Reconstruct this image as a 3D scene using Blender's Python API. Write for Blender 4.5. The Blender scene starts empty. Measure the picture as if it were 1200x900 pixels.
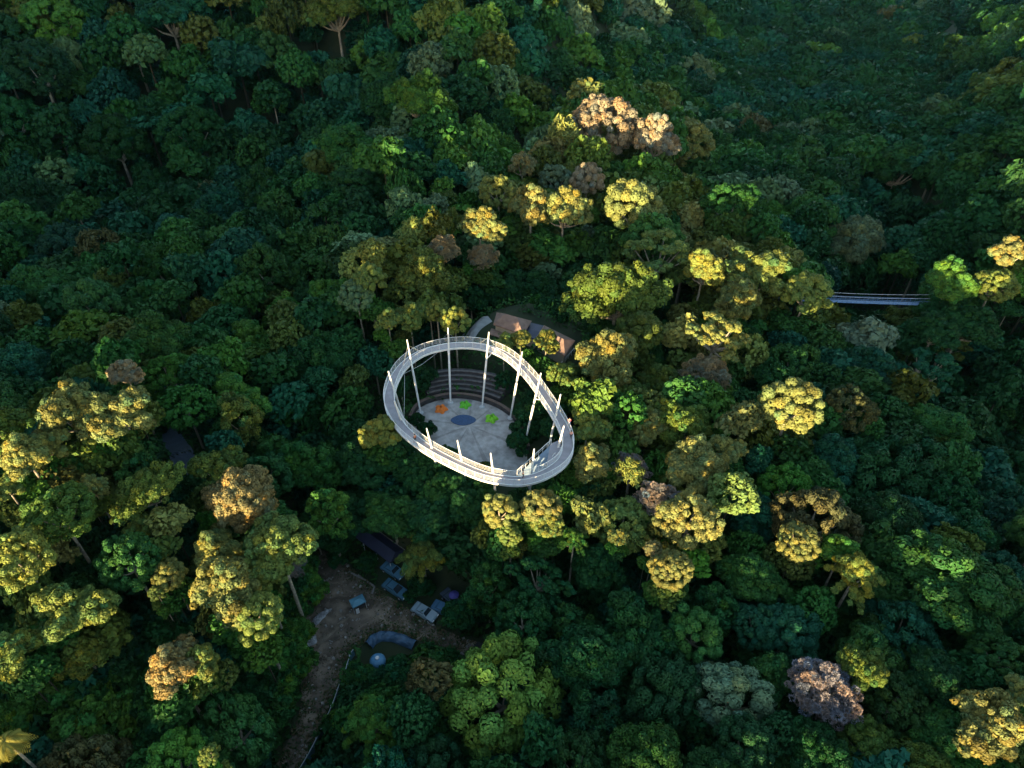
import bpy, bmesh, math, random
import numpy as np
from mathutils import Vector, Matrix

R = math.radians
rs = np.random.RandomState(11)
random.seed(5)
scene = bpy.context.scene
COL = scene.collection

# ------------------------------------------------------------------ camera
HC = 86.5
PITCH = 40.0
cp, sp = math.cos(R(PITCH)), math.sin(R(PITCH))
cam_d = bpy.data.cameras.new('camera'); cam = bpy.data.objects.new('camera', cam_d); COL.objects.link(cam)
cam_d.sensor_width = 36; cam_d.lens = 24; cam_d.clip_start = 1; cam_d.clip_end = 4000
cam.location = (0, 0, HC); cam.rotation_euler = (R(90 - PITCH), 0, 0)
scene.camera = cam


def at(px, py, z):
    """the point at height z seen at a pixel of the 1200x900 photograph"""
    a, b = (px - 600) / 800, -(py - 450) / 800
    d = (a, cp + b * sp, -sp + b * cp)
    t = (z - HC) / d[2]
    return Vector((d[0] * t, d[1] * t, z))


def depth(p):
    return p[1] * cp - (p[2] - HC) * sp


def pix(p):
    w = depth(p)
    return 600 + 800 * p[0] / w, 450 - 800 * (p[1] * sp + (p[2] - HC) * cp) / w


# ------------------------------------------------------------------ sun and the line of its shade
SUN_EL = 3.2
AX, AY = -0.42, -0.9075           # horizontal direction towards the sun
TE = math.tan(R(SUN_EL))


def tu(x, y):
    return x * AX + y * AY, x * AY * 1.0 + y * -AX


def crest(u):
    """shade height wanted at the walkway; the crest of the unseen hill is shaped to it"""
    u = np.asarray(u, float)
    c = 6.0 + 0.42 * np.clip(u - 62, 0, None) + 0.50 * np.clip(u - 95, 0, None)
    c = c + 1.0 * np.clip(-44 - u, 0, 130)
    return c


def shade(x, y):
    t, u = tu(x, y)
    return crest(u) + TE * (t + 75)


# ------------------------------------------------------------------ terrain
def terrain(x, y):
    x = np.asarray(x, float); y = np.asarray(y, float)
    z = np.full(np.broadcast(x, y).shape, -8.0)
    # ridge running away from the walkway
    f = np.clip((y - 84) / 246, 0, 1)
    cx = -5 + 62 * f
    d = (x - cx)
    up = np.clip((y - 66) / 20, 0, 1)
    z = z + up * (8 + 30 * f) * np.exp(-(d / (32 + 26 * f)) ** 2)
    z = z - 14 * np.exp(-((x + 115) / 70) ** 2 - ((y - 190) / 70) ** 2)
    z = z - 24 * np.exp(-((y - 240 - .2 * (x + 120)) / 46) ** 2) * np.clip((-30 - x) / 60, 0, 1)
    z = z - 24 * np.exp(-((x - 75 - .5 * (y - 115)) / 24) ** 2) * np.clip((y - 100) / 60, 0, 1)
    z = z - 34 * np.exp(-((x - 110) / 26) ** 2 - ((y - 92) / 40) ** 2)
    z = z - 12 * (.5 + .5 * np.sin(x * .045 + y * .06 + 1)) * np.clip((y - 130) / 60, 0, 1) * np.clip((x - 40) / 40, 0, 1)
    z = z - 8 * np.exp(-((x - 150) / 60) ** 2 - ((y - 200) / 60) ** 2)
    z = z + 16 * np.exp(-((x + 55) / 26) ** 2 - ((y - 68) / 24) ** 2)
    far = np.clip(y - 300, 0, None)
    z = z + 0.42 * far
    z = z + 22 * np.exp(-((x - 240) / 70) ** 2 - ((y - 330) / 60) ** 2) + 14 * np.exp(-((x - 190) / 40) ** 2 - ((y - 200) / 40) ** 2)
    z = z + 16 * np.exp(-((x + 30) / 50) ** 2 - ((y - 340) / 50) ** 2)
    z = z + 0.20 * np.clip(-x - 190, 0, None) * (y > 0) * np.clip(y / 100, 0, 1)
    z = z + 1.2 * np.sin(x * .07 + 1) * np.sin(y * .06) + 0.8 * np.sin(x * .19) * np.cos(y * .17 + 2)
    # never so high that the wood on it would stand in the sun
    s = shade(x, y) - 14
    z = np.minimum(z, np.where(y > -60, s, z))

    def level(z, cx, cy, r0, r1, h):
        q = np.sqrt((x - cx) ** 2 + (y - cy) ** 2)
        w = np.clip((r1 - q) / (r1 - r0), 0, 1); w = w * w * (3 - 2 * w)
        return z * (1 - w) + h * w
    z = level(z, -14, 62, 20, 30, -9.0)
    z = level(z, -27, 47, 12, 20, -9.0)
    z = level(z, -6.5, 85.5, 16.5, 22, -0.06)
    z = level(z, 4, 118, 12, 20, 1.0)
    return z


def T(x, y):
    return float(terrain(x, y))


# ------------------------------------------------------------------ materials
def new_mat(name):
    m = bpy.data.materials.new(name); m.use_nodes = True
    nt = m.node_tree; nt.nodes.clear()
    out = nt.nodes.new('ShaderNodeOutputMaterial')
    return m, nt, out


def surface(name, col, rough=.6, var=.25, scale=3.0, spec=.3, metal=0.0, col2=None, bump=0.0):
    m, nt, out = new_mat(name)
    p = nt.nodes.new('ShaderNodeBsdfPrincipled')
    p.inputs['Roughness'].default_value = rough
    p.inputs['Specular IOR Level'].default_value = spec
    p.inputs['Metallic'].default_value = metal
    tc = nt.nodes.new('ShaderNodeTexCoord')
    n = nt.nodes.new('ShaderNodeTexNoise'); n.inputs['Scale'].default_value = scale; n.inputs['Detail'].default_value = 6
    nt.links.new(tc.outputs['Object'], n.inputs['Vector'])
    r = nt.nodes.new('ShaderNodeValToRGB')
    c2 = col2 or [c * (1 - var) for c in col]
    r.color_ramp.elements[0].position = .35; r.color_ramp.elements[1].position = .65
    r.color_ramp.elements[0].color = (*c2, 1); r.color_ramp.elements[1].color = (*col, 1)
    nt.links.new(n.outputs['Fac'], r.inputs['Fac']); nt.links.new(r.outputs['Color'], p.inputs['Base Color'])
    if bump:
        b = nt.nodes.new('ShaderNodeBump'); b.inputs['Strength'].default_value = bump; b.inputs['Distance'].default_value = .1
        nt.links.new(n.outputs['Fac'], b.inputs['Height']); nt.links.new(b.outputs['Normal'], p.inputs['Normal'])
    nt.links.new(p.outputs['BSDF'], out.inputs['Surface'])
    return m


def leaf_material():
    m, nt, out = new_mat('leaves')
    at_ = nt.nodes.new('ShaderNodeAttribute'); at_.attribute_name = 'tint'
    oi = nt.nodes.new('ShaderNodeObjectInfo')
    mx = nt.nodes.new('ShaderNodeMix'); mx.data_type = 'RGBA'; mx.blend_type = 'MULTIPLY'; mx.inputs['Factor'].default_value = 1
    nt.links.new(at_.outputs['Color'], mx.inputs[6]); nt.links.new(oi.outputs['Color'], mx.inputs[7])
    p = nt.nodes.new('ShaderNodeBsdfPrincipled'); p.inputs['Roughness'].default_value = .55; p.inputs['Specular IOR Level'].default_value = .10
    tr = nt.nodes.new('ShaderNodeBsdfTranslucent')
    nt.links.new(mx.outputs[2], p.inputs['Base Color']); nt.links.new(mx.outputs[2], tr.inputs['Color'])
    ms = nt.nodes.new('ShaderNodeMixShader'); ms.inputs[0].default_value = .14
    nt.links.new(p.outputs[0], ms.inputs[1]); nt.links.new(tr.outputs[0], ms.inputs[2])
    nt.links.new(ms.outputs[0], out.inputs['Surface'])
    return m


M_LEAF = leaf_material()
M_BARK = surface('pale_bark', (.30, .26, .20), .8, .5, 2.0)
M_WHITE = surface('white_paint', (.62, .62, .63), .45, .12, 1.5)
M_DECK = surface('walkway_decking', (.30, .28, .31), .7, .25, .8)
M_STEEL = surface('galvanised_steel', (.45, .47, .5), .4, .2, 2)
M_DARKWALL = surface('dark_stone_wall', (.055, .05, .055), .85, .4, 1.2)
M_STEP = surface('terrace_step', (.20, .185, .18), .8, .35, 1.2)
M_ROOF = surface('brown_roof_shingle', (.24, .155, .125), .8, .3, 1.0)
M_FLAT = surface('dark_blue_roof_sheet', (.03, .035, .07), .5, .3, .6)
M_WALL = surface('pavilion_wall', (.30, .27, .22), .8, .2, .8)
M_BLUE = surface('blue_paint', (.09, .20, .42), .5, .25, 1)
M_GLASS = surface('dark_glass', (.02, .03, .04), .12, .2, 1, spec=.6)
M_TYRE = surface('black_rubber', (.02, .02, .02), .8, .2, 1)
M_CHROME = surface('lamp_lens', (.7, .72, .75), .2, .1, 1, spec=.6)


# ------------------------------------------------------------------ object helpers
def mesh_np(name, V, F, mats, tint=None, smooth=False, midx=None):
    """V (n,3); F (m,k) one polygon size"""
    V = np.asarray(V, np.float32); F = np.asarray(F, np.int32)
    me = bpy.data.meshes.new(name)
    me.vertices.add(len(V)); me.vertices.foreach_set('co', V.ravel())
    k = F.shape[1]
    me.loops.add(F.size); me.loops.foreach_set('vertex_index', F.ravel())
    me.polygons.add(len(F)); me.polygons.foreach_set('loop_start', np.arange(0, F.size, k, dtype=np.int32))
    if midx is not None:
        me.polygons.foreach_set('material_index', np.asarray(midx, np.int32))
    me.polygons.foreach_set('use_smooth', np.full(len(F), smooth))
    for m in (mats if isinstance(mats, (list, tuple)) else [mats]):
        me.materials.append(m)
    if tint is not None:
        a = me.attributes.new('tint', 'FLOAT_COLOR', 'FACE')
        t = np.ones((len(F), 4), np.float32); t[:, :3] = tint
        a.data.foreach_set('color', t.ravel())
    me.update(calc_edges=True)
    return me


def ob(name, me, parent=None, loc=None, rot=None):
    o = bpy.data.objects.new(name, me); COL.objects.link(o)
    if parent is not None: o.parent = parent
    if loc is not None: o.location = loc
    if rot is not None: o.rotation_euler = rot
    return o


def empty(name, loc, rotz=0.0, sc=1.0):
    o = bpy.data.objects.new(name, None); COL.objects.link(o)
    o.location = loc; o.rotation_euler = (0, 0, rotz); o.scale = (sc, sc, sc)
    o.empty_display_size = .5
    return o


def tag(o, label, cat, group=None, kind=None):
    o['label'] = label; o['category'] = cat
    if group: o['group'] = group
    if kind: o['kind'] = kind
    return o


class B:
    """collects boxes, tubes and polygons into one mesh"""
    def __init__(s): s.v = []; s.f = []

    def poly(s, pts, faces):
        n = len(s.v); s.v += [tuple(p) for p in pts]; s.f += [tuple(n + i for i in f) for f in faces]; return s

    def box(s, c, size, rz=0.0, rx=0.0, ry=0.0, taper=1.0):
        m = Matrix.Translation(Vector(c)) @ Matrix.Rotation(rz, 4, 'Z') @ Matrix.Rotation(rx, 4, 'X') @ Matrix.Rotation(ry, 4, 'Y')
        a, b, h = size[0] / 2, size[1] / 2, size[2] / 2
        q = []
        for z, k in ((-h, 1), (h, taper)):
            for x, y in ((-a, -b), (a, -b), (a, b), (-a, b)): q.append(m @ Vector((x * k, y * k, z)))
        return s.poly(q, [(3, 2, 1, 0), (4, 5, 6, 7), (0, 1, 5, 4), (1, 2, 6, 5), (2, 3, 7, 6), (3, 0, 4, 7)])

    def tube(s, pts, rad, n=8, cap=True, closed=False):
        pts = [Vector(p) for p in pts]; m = len(pts)
        rad = rad if isinstance(rad, (list, tuple)) else [rad] * m
        q = []
        for i, p in enumerate(pts):
            if closed: t = pts[(i + 1) % m] - pts[i - 1]
            else: t = pts[min(i + 1, m - 1)] - pts[max(i - 1, 0)]
            t.normalize()
            a = Vector((0, 0, 1)) if abs(t.z) < .9 else Vector((1, 0, 0))
            u = t.cross(a).normalized(); w = t.cross(u)
            for k in range(n):
                g = 2 * math.pi * k / n
                q.append(p + rad[i] * (math.cos(g) * u + math.sin(g) * w))
        f = []
        for i in range(m if closed else m - 1):
            j = (i + 1) % m
            for k in range(n):
                l = (k + 1) % n
                f.append((i * n + k, i * n + l, j * n + l, j * n + k))
        if cap and not closed:
            f.append(tuple(range(n))[::-1]); f.append(tuple((m - 1) * n + k for k in range(n)))
        return s.poly(q, f)

    def strip(s, A, Bp, closed=False):
        m = len(A); q = list(A) + list(Bp)
        f = [(i, (i + 1) % m, m + (i + 1) % m, m + i) for i in range(m if closed else m - 1)]
        return s.poly(q, f)

    def build(s, name, mat, parent=None, smooth=False, loc=None):
        me = bpy.data.meshes.new(name)
        off = Vector((0, 0, 0))
        if loc is not None: off = Vector(loc)
        elif parent is not None: off = parent.location
        vs = [Vector(v) - off for v in s.v]
        if parent is not None and parent.rotation_euler.z:
            mt = Matrix.Rotation(-parent.rotation_euler.z, 3, 'Z'); vs = [mt @ v for v in vs]
        me.from_pydata([tuple(v) for v in vs], [], s.f)
        for m in (mat if isinstance(mat, (list, tuple)) else [mat]): me.materials.append(m)
        bm = bmesh.new(); bm.from_mesh(me); bmesh.ops.recalc_face_normals(bm, faces=bm.faces); bm.to_mesh(me); bm.free()
        if smooth:
            for p in me.polygons: p.use_smooth = True
        o = ob(name, me, parent)
        if loc is not None: o.location = loc
        return o


# ------------------------------------------------------------------ foliage
def unit(v):
    return v / np.maximum(np.linalg.norm(v, axis=1, keepdims=True), 1e-9)


def cards(P, N, a, w, g, droop=0.0):
    """leaf sprays: a folded rhombus at each point"""
    n = len(P)
    r = g.normal(size=(n, 3)); r[:, 2] -= droop
    t = unit(np.cross(N, np.cross(r, N)))
    b = np.cross(N, t)
    a = a[:, None]; w = w[:, None]
    V = np.empty((n, 4, 3))
    V[:, 0] = P - t * a - N * a * .10
    V[:, 1] = P - b * w + t * a * .12
    V[:, 2] = P + t * a - N * a * .14
    V[:, 3] = P + b * w + t * a * .12
    return V.reshape(-1, 3)


def puffs(C, Rr, per_area, size, g, flat=1.0, low=-.35, jit=.55, tint_var=.18, spike=0.0, droop=0.0, aspect=.62):
    """clusters of leaf sprays round the centres C with radii Rr"""
    VV, TT = [], []
    for c, r in zip(C, Rr):
        n = max(6, int(per_area * r * r))
        d = unit(g.normal(size=(n * 2, 3)))
        d = d[d[:, 2] > low][:n]
        n = len(d)
        k = g.uniform(.80, 1.06, n)[:, None]
        P = c + d * k * r * np.array([1, 1, flat])
        N = unit(d * np.array([1, 1, 1 / max(flat, .4)]) + g.normal(size=(n, 3)) * jit * .6)
        s = size * g.uniform(.6, 1.35, n)
        if spike:
            N = unit(np.cross(d, g.normal(size=(n, 3))))
        V = cards(P, N, s, s * aspect, g, droop)
        base = 1 + g.normal() * tint_var
        t = np.clip(base + g.normal(size=n) * tint_var * .7, .45, 1.8)[:, None] * np.ones(3)
        hue = g.normal() * tint_var * .85
        t[:, 0] *= 1 + hue; t[:, 2] *= 1 - hue
        VV.append(V); TT.append(t)
    return np.concatenate(VV), np.concatenate(TT)


def fib(n, g, zlo=0.0):
    i = np.arange(n) + .5
    z = 1 - (1 - zlo) * i / n
    p = i * 2.399963 + g.uniform(0, 6)
    q = np.sqrt(np.maximum(0, 1 - z * z))
    d = np.stack([q * np.cos(p), q * np.sin(p), z], 1)
    return unit(d + g.normal(size=d.shape) * .10)


RC = 5.0     # nominal crown radius of every prototype


def crown_layout(kind, g):
    """puff centres, radii and limb ends; crown centre at the origin, radius about RC"""
    limbs = []
    if kind == 'puff':
        d = fib(62, g, -.35); r = g.uniform(.72, 1.12, len(d))
        rad = RC * g.uniform(.78, 1.0, len(d))
        C = d * rad[:, None] * np.array([.88, .88, .85])
    elif kind == 'dome':
        d = fib(150, g, -.60); r = g.uniform(.5, .9, len(d))
        wob = 1 + .10 * np.sin(d[:, 0] * 5 + g.uniform(0, 6)) * np.cos(d[:, 1] * 5 + g.uniform(0, 6))
        C = d * (RC * wob * g.uniform(.82, .95, len(d)))[:, None] * np.array([1, 1, .88])
        C[:, :2] *= np.where(C[:, 2:] < 0, 1 + C[:, 2:] * .05, 1)
    elif kind in ('lobed', 'broad', 'bush'):
        nl = {'lobed': 11, 'broad': 14, 'bush': 10}[kind]
        C, r = [], []
        for k in range(nl):
            an = k * 2.4 + g.uniform(-.5, .5); q = RC * (.15 + .62 * math.sqrt((k + .3) / nl)) * g.uniform(.85, 1.1)
            lc = np.array([q * math.cos(an), q * math.sin(an), RC * (.55 - 1.15 * (q / RC) ** 2 + g.uniform(-.2, .2))])
            lr = RC * g.uniform(.26, .42)
            dd = fib(int(10 + 7 * lr), g, -.35)
            C.append(lc + dd * lr * np.array([1, 1, .85]) * g.uniform(.7, 1.15, len(dd))[:, None]); r.append(g.uniform(.5, 1.0, len(dd)))
            limbs.append(lc - np.array([0, 0, lr * .4]))
        C = np.concatenate(C); r = np.concatenate(r)
    elif kind == 'open':
        C, r = [], []
        for k in range(13):
            an = k * 2.4 + g.uniform(-.4, .4); q = RC * (.2 + .78 * math.sqrt((k + .5) / 13)) * g.uniform(.85, 1.05)
            lc = np.array([q * math.cos(an), q * math.sin(an), RC * (.5 - .65 * (q / RC) ** 2 + g.uniform(-.15, .2))])
            lr = g.uniform(.8, 1.35)
            dd = fib(9, g, -.1)
            C.append(lc + dd * lr * np.array([1, 1, .5])); r.append(g.uniform(.4, .65, 9)); limbs.append(lc - np.array([0, 0, .4]))
        C = np.concatenate(C); r = np.concatenate(r)
    elif kind == 'column':
        d = fib(110, g, -.75); r = g.uniform(.55, 1.05, len(d))
        C = d * RC * g.uniform(.72, .98, len(d))[:, None] * np.array([.82, .82, 1.35])
        C[:, 0] += .6 * np.sin(C[:, 2] * .7 + g.uniform(0, 6))
    elif kind == 'drape':
        d = fib(130, g, -.55); r = g.uniform(.5, .8, len(d))
        wob = 1 + .08 * np.sin(d[:, 0] * 4 + g.uniform(0, 6)) + .08 * np.cos(d[:, 1] * 5)
        C = d * (RC * wob * .92)[:, None] * np.array([1, 1, .85])
    elif kind == 'silver':
        d = fib(170, g, -.4); r = g.uniform(.4, .8, len(d))
        C = d * RC * g.uniform(.62, .98, len(d))[:, None] * np.array([.9, .9, .85])
        limbs = [c * .8 for c in C[::9]]
    else:   # feather
        C, r = [], []
        for k in range(24):
            an = k * 2.4; q = RC * math.sqrt((k + .4) / 24) * g.uniform(.8, 1.1)
            h = RC * (.55 - .9 * (q / RC) ** 2) + g.uniform(-.5, .6)
            for j in range(4):
                f = 1 - j * .16
                C.append([q * f * math.cos(an), q * f * math.sin(an), h + j * .22 - (0 if j else .3)]); r.append(g.uniform(.35, .6) * (1 + .15 * j))
            if k % 3 == 0: limbs.append(np.array([q * .7 * math.cos(an), q * .7 * math.sin(an), h - .2]))
        C = np.array(C); r = np.array(r)
    C = np.asarray(C, float)
    dn = unit(C + 1e-6); ph = g.uniform(0, 6, 4)
    wv = np.sin(dn[:, 0] * 3.1 + ph[0]) * np.cos(dn[:, 1] * 2.7 + ph[1]) + .6 * np.sin(dn[:, 1] * 5 + dn[:, 2] * 4 + ph[2])
    C = C * (1 + {'puff': .10, 'dome': .10, 'drape': .10, 'open': .05}.get(kind, .17) * wv)[:, None]
    if not limbs:
        limbs = [RC * np.array([math.cos(k * 1.26) * .55, math.sin(k * 1.26) * .55, -.02 + .1 * (k % 2)]) for k in range(5)]
    return np.asarray(C), np.asarray(r), limbs


KP = {  # density, spray size, extra
    'puff': dict(per_area=150, size=.25, jit=.38, tint_var=.12),
    'dome': dict(per_area=125, size=.25, jit=.42, tint_var=.12),
    'lobed': dict(per_area=120, size=.29, jit=.5, tint_var=.18),
    'broad': dict(per_area=125, size=.26, jit=.5, tint_var=.16),
    'bush': dict(per_area=80, size=.42, jit=.8, tint_var=.26),
    'open': dict(per_area=190, size=.23, jit=.6, tint_var=.16, flat=.7),
    'column': dict(per_area=85, size=.32, jit=.8, tint_var=.24),
    'drape': dict(per_area=130, size=.34, jit=.5, tint_var=.16, droop=2.2, aspect=.36),
    'silver': dict(per_area=150, size=.27, jit=.8, tint_var=.16, spike=1, aspect=.30),
    'feather': dict(per_area=190, size=.42, jit=.7, tint_var=.26, droop=1.0, aspect=.26),
}
VSC = {'puff': .85, 'dome': .88, 'lobed': .85, 'broad': .82, 'bush': .8, 'open': .62, 'column': 1.35, 'drape': .85, 'silver': .85, 'feather': .7}
KINDS = list(KP)


def crown_np(kind, seed, dens=1.0, grow=1.0):
    g = np.random.RandomState(seed)
    C, r, limbs = crown_layout(kind, g)
    kw = dict(KP[kind]); kw['per_area'] *= dens; kw['size'] *= grow; kw['tint_var'] *= (.45 if dens < .9 else 1); kw['jit'] *= (.7 if dens < .9 else 1)
    V, t = puffs(C, r, g=g, **kw)
    return V, t, limbs


PROTO = {}
for kd in KINDS:
    for v in range(3):
        V, t, limbs = crown_np(kd, 100 + v * 17 + len(kd) * 3, 2.2, .70)
        F = np.arange(len(V), dtype=np.int32).reshape(-1, 4)
        me = mesh_np('crown', V, F, M_LEAF, t)
        b = B()
        fork = Vector((0, 0, -RC * (.85 if kd == 'column' else .55)))
        b.tube([(0.25, 0, -40), (.1, .1, -12), fork], [.36, .30, .22], 7, cap=False)
        for L in limbs:
            e = Vector(L); mid = fork.lerp(e, .5) + Vector((0, 0, -.35))
            b.tube([fork, mid, e], [.26, .16, .06], 5, cap=False)
        tm = b.build('trunk', M_BARK, smooth=True).data
        bpy.data.objects.remove([o for o in COL.objects if o.data == tm][0])
        PROTO[kd, v] = (me, tm)

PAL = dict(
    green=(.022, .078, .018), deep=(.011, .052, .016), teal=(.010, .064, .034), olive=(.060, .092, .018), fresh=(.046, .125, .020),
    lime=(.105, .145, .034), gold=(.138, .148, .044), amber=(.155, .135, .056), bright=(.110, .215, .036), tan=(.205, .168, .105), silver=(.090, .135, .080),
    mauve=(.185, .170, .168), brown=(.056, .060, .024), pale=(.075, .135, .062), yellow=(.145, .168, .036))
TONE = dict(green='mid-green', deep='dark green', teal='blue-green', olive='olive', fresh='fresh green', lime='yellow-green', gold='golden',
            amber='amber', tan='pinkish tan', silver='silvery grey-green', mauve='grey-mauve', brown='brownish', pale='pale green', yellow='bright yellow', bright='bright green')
LOOK = dict(puff='cauliflower-crowned', dome='dome-crowned', lobed='lumpy-crowned', broad='broad-crowned', bush='large-leaved bushy', open='open flat-topped',
            column='tall narrow', drape='vine-draped', silver='twiggy fine-leaved', feather='feathery')

trees = []        # every placed tree: dict(x,y,zc,r,kind,...)


under = []


def put(px, py, w, kind, col, lit, tall=None, label=None, nm=None):
    """a tree whose crown stands at a pixel of the photograph, w pixels wide, with a share of its height in the sun"""
    z = 6.0
    for _ in range(14):
        p = at(px, py, z); r = w / 2 * depth(p) / 800
        hh = r * VSC[kind]
        s = float(shade(p.x, p.y))
        if lit > 0: z2 = s + lit * 2 * hh + 1.0 - hh + (2.0 if p.y > 100 else 0)
        else: z2 = min(s - .8, T(p.x, p.y) + (tall if tall is not None else 2.0 if kind == 'bush' else 9) + 1.3 * r) - hh
        z = .5 * z + .5 * z2
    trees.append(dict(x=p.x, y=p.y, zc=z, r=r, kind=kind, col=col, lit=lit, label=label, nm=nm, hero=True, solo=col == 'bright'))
    if lit > .3: under.append((p.x, p.y, z, r))


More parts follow.
